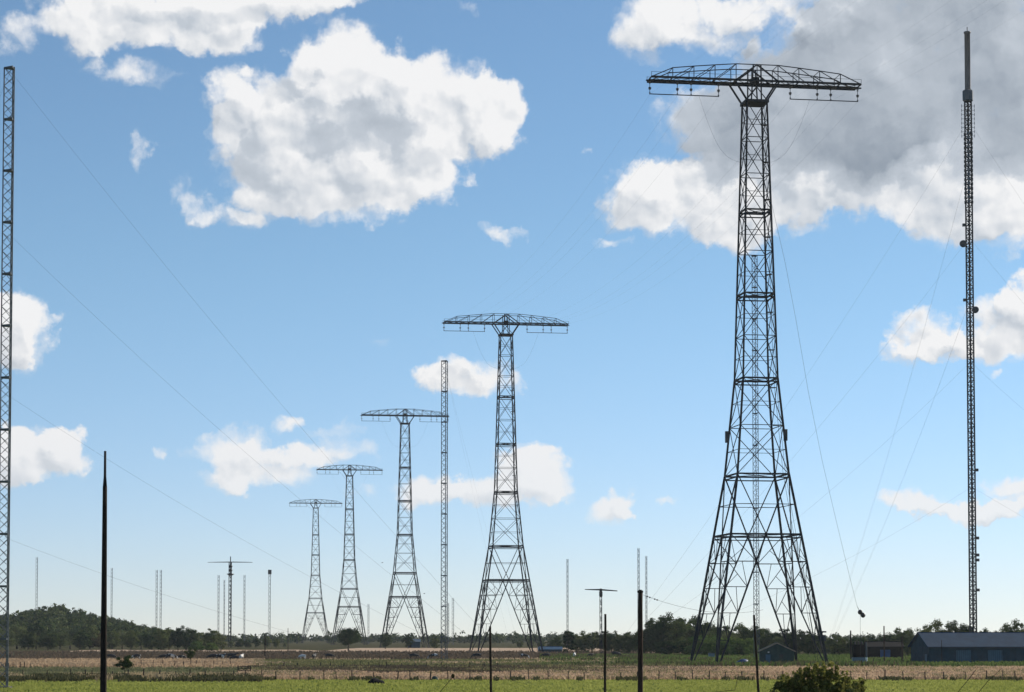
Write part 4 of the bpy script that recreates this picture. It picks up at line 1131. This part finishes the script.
def cow(px, py, m, graze, rz, label, s=1.0, name='cow', cat='cow'):
    d = dist(py + 2.2); me = hx[graze].copy(); me.materials.clear(); me.materials.append(M[m])
    o = bpy.data.objects.new(name, me); COL.objects.link(o); o.location = G(px, d); o.rotation_euler = (0, 0, R(rz)); s *= .82; o.scale = (s, s, s)
    tag(o, label, cat, 'cattle grazing across the heath'); head_parts(o, graze, m)
cow(111, 657.2, 'cow_black', 1, 10, 'dark cow just right of the tall black pole', 1.25)
cow(136.5, 657.2, 'cow_pied', 1, 170, 'pied cow right of the small sparse tree', 1.25)
cow(163.5, 657.8, 'cow_black', 1, 195, 'left of two black cows left of the slim tree', 1.3)
cow(171, 657.8, 'cow_pied', 1, 15, 'right of two black cows left of the slim tree', 1.45)
cow(181.5, 657.6, 'cow_pied', 1, 0, 'small pied cow directly left of the slim tree', 1.1)
cow(213, 657.8, 'cow_black', 1, 185, 'leftmost black cow of the pair right of the slim tree', 1.4)
cow(220.5, 657.8, 'cow_pied', 0, 5, 'second cow right of the slim tree, facing right', 1.35)
cow(231.5, 657.4, 'cow_black', 0, 20, 'large black cow beneath the T-shaped aerial', 1.5)
cow(235, 659.0, 'cow_black', 1, 175, 'black cow in front beneath the T-shaped aerial', 1.2)
cow(241.5, 658.0, 'cow_white', 0, 80, 'white cow standing end-on right of the T-shaped aerial', 1.3)
cow(302.5, 657.2, 'cow_white', 1, 150, 'white cow with lowered head left of the fourth tower', 1.2)
cow(314, 657.0, 'cow_pied', 0, 70, 'white and black cow below the farthest tower', 1.25)
cow(329, 656.6, 'cow_black', 1, 0, 'black cow below the round oak', 1.3)
cow(414, 657.0, 'cow_black', 1, 5, 'black cow below the middle tower', 1.35)
cow(434, 657.0, 'cow_pied', 1, 180, 'pied cow below the separate round tree', 1.35)
cow(477, 656.8, 'cow_black', 1, 185, 'black cow left of the second tower', 1.4)
cow(524, 656.4, 'cow_pied', 1, 5, 'pied cow at the foot of the second tower', 1.2)
cow(546, 656.2, 'cow_black', 1, 185, 'black cow in front of the low blue roofed shed', 1.3)
cow(574.5, 656.0, 'cow_white', 0, 85, 'white cow below the pointed dark tree', 1.3)
cow(591, 655.8, 'cow_black', 1, 200, 'dark cow left of the short T-shaped aerial', 1.15)
cow(616, 655.2, 'cow_black', 1, 10, 'black cow between the thin pole and the stout pole', 1.5)
# birds in flight
for px, py, lab in ((382.3, 562.8, 'upper of two tiny birds flying beside the middle tower'), (424.3, 593.6, 'lower of two tiny birds, right of the middle tower legs')):
    o = empty('flying_bird', P(px, py, 300)); o.scale = (.6, .6, .6); tag(o, lab, 'bird')
    MB().tube([(-.2, 0, 0), (-.08, 0, .01), (.08, 0, .02), (.22, 0, .03)], [.02, .06, .06, .02], 8).build('body', M['black'], o, True)
    for s in (-1, 1):
        MB().poly([(.08, s * .04, .03), (-.08, s * .04, .03), (-.06, s * .28, .12), (.02, s * .45, .06), (.10, s * .26, .13), (.08, s * .04, .015), (-.08, s * .04, .015), (-.06, s * .28, .105), (.02, s * .45, .05), (.10, s * .26, .115)],
                  [(0, 1, 2, 3, 4), (9, 8, 7, 6, 5), (0, 1, 6, 5), (1, 2, 7, 6), (2, 3, 8, 7), (3, 4, 9, 8), (4, 0, 5, 9)]).build('wing', M['black'], o)

# ------------------------------------------------------------------ the air over the plain
if HAZE > 0:
    hz = MB().box((0, 2950, 89), (6900, 6400, 180)).build('haze', None)
    tag(hz, kind='stuff'); hz['label'] = 'pale haze over the plain'
    m, t, out = mat('haze air')
    vol = t.n.new('ShaderNodeVolumePrincipled')
    vol.inputs['Color'].default_value = (0.86, 0.93, 1.0, 1); vol.inputs['Density'].default_value = HAZE
    vol.inputs['Anisotropy'].default_value = 0.25
    t.l.new(vol.outputs[0], out.inputs['Volume'])
    hz.data.materials.append(m)
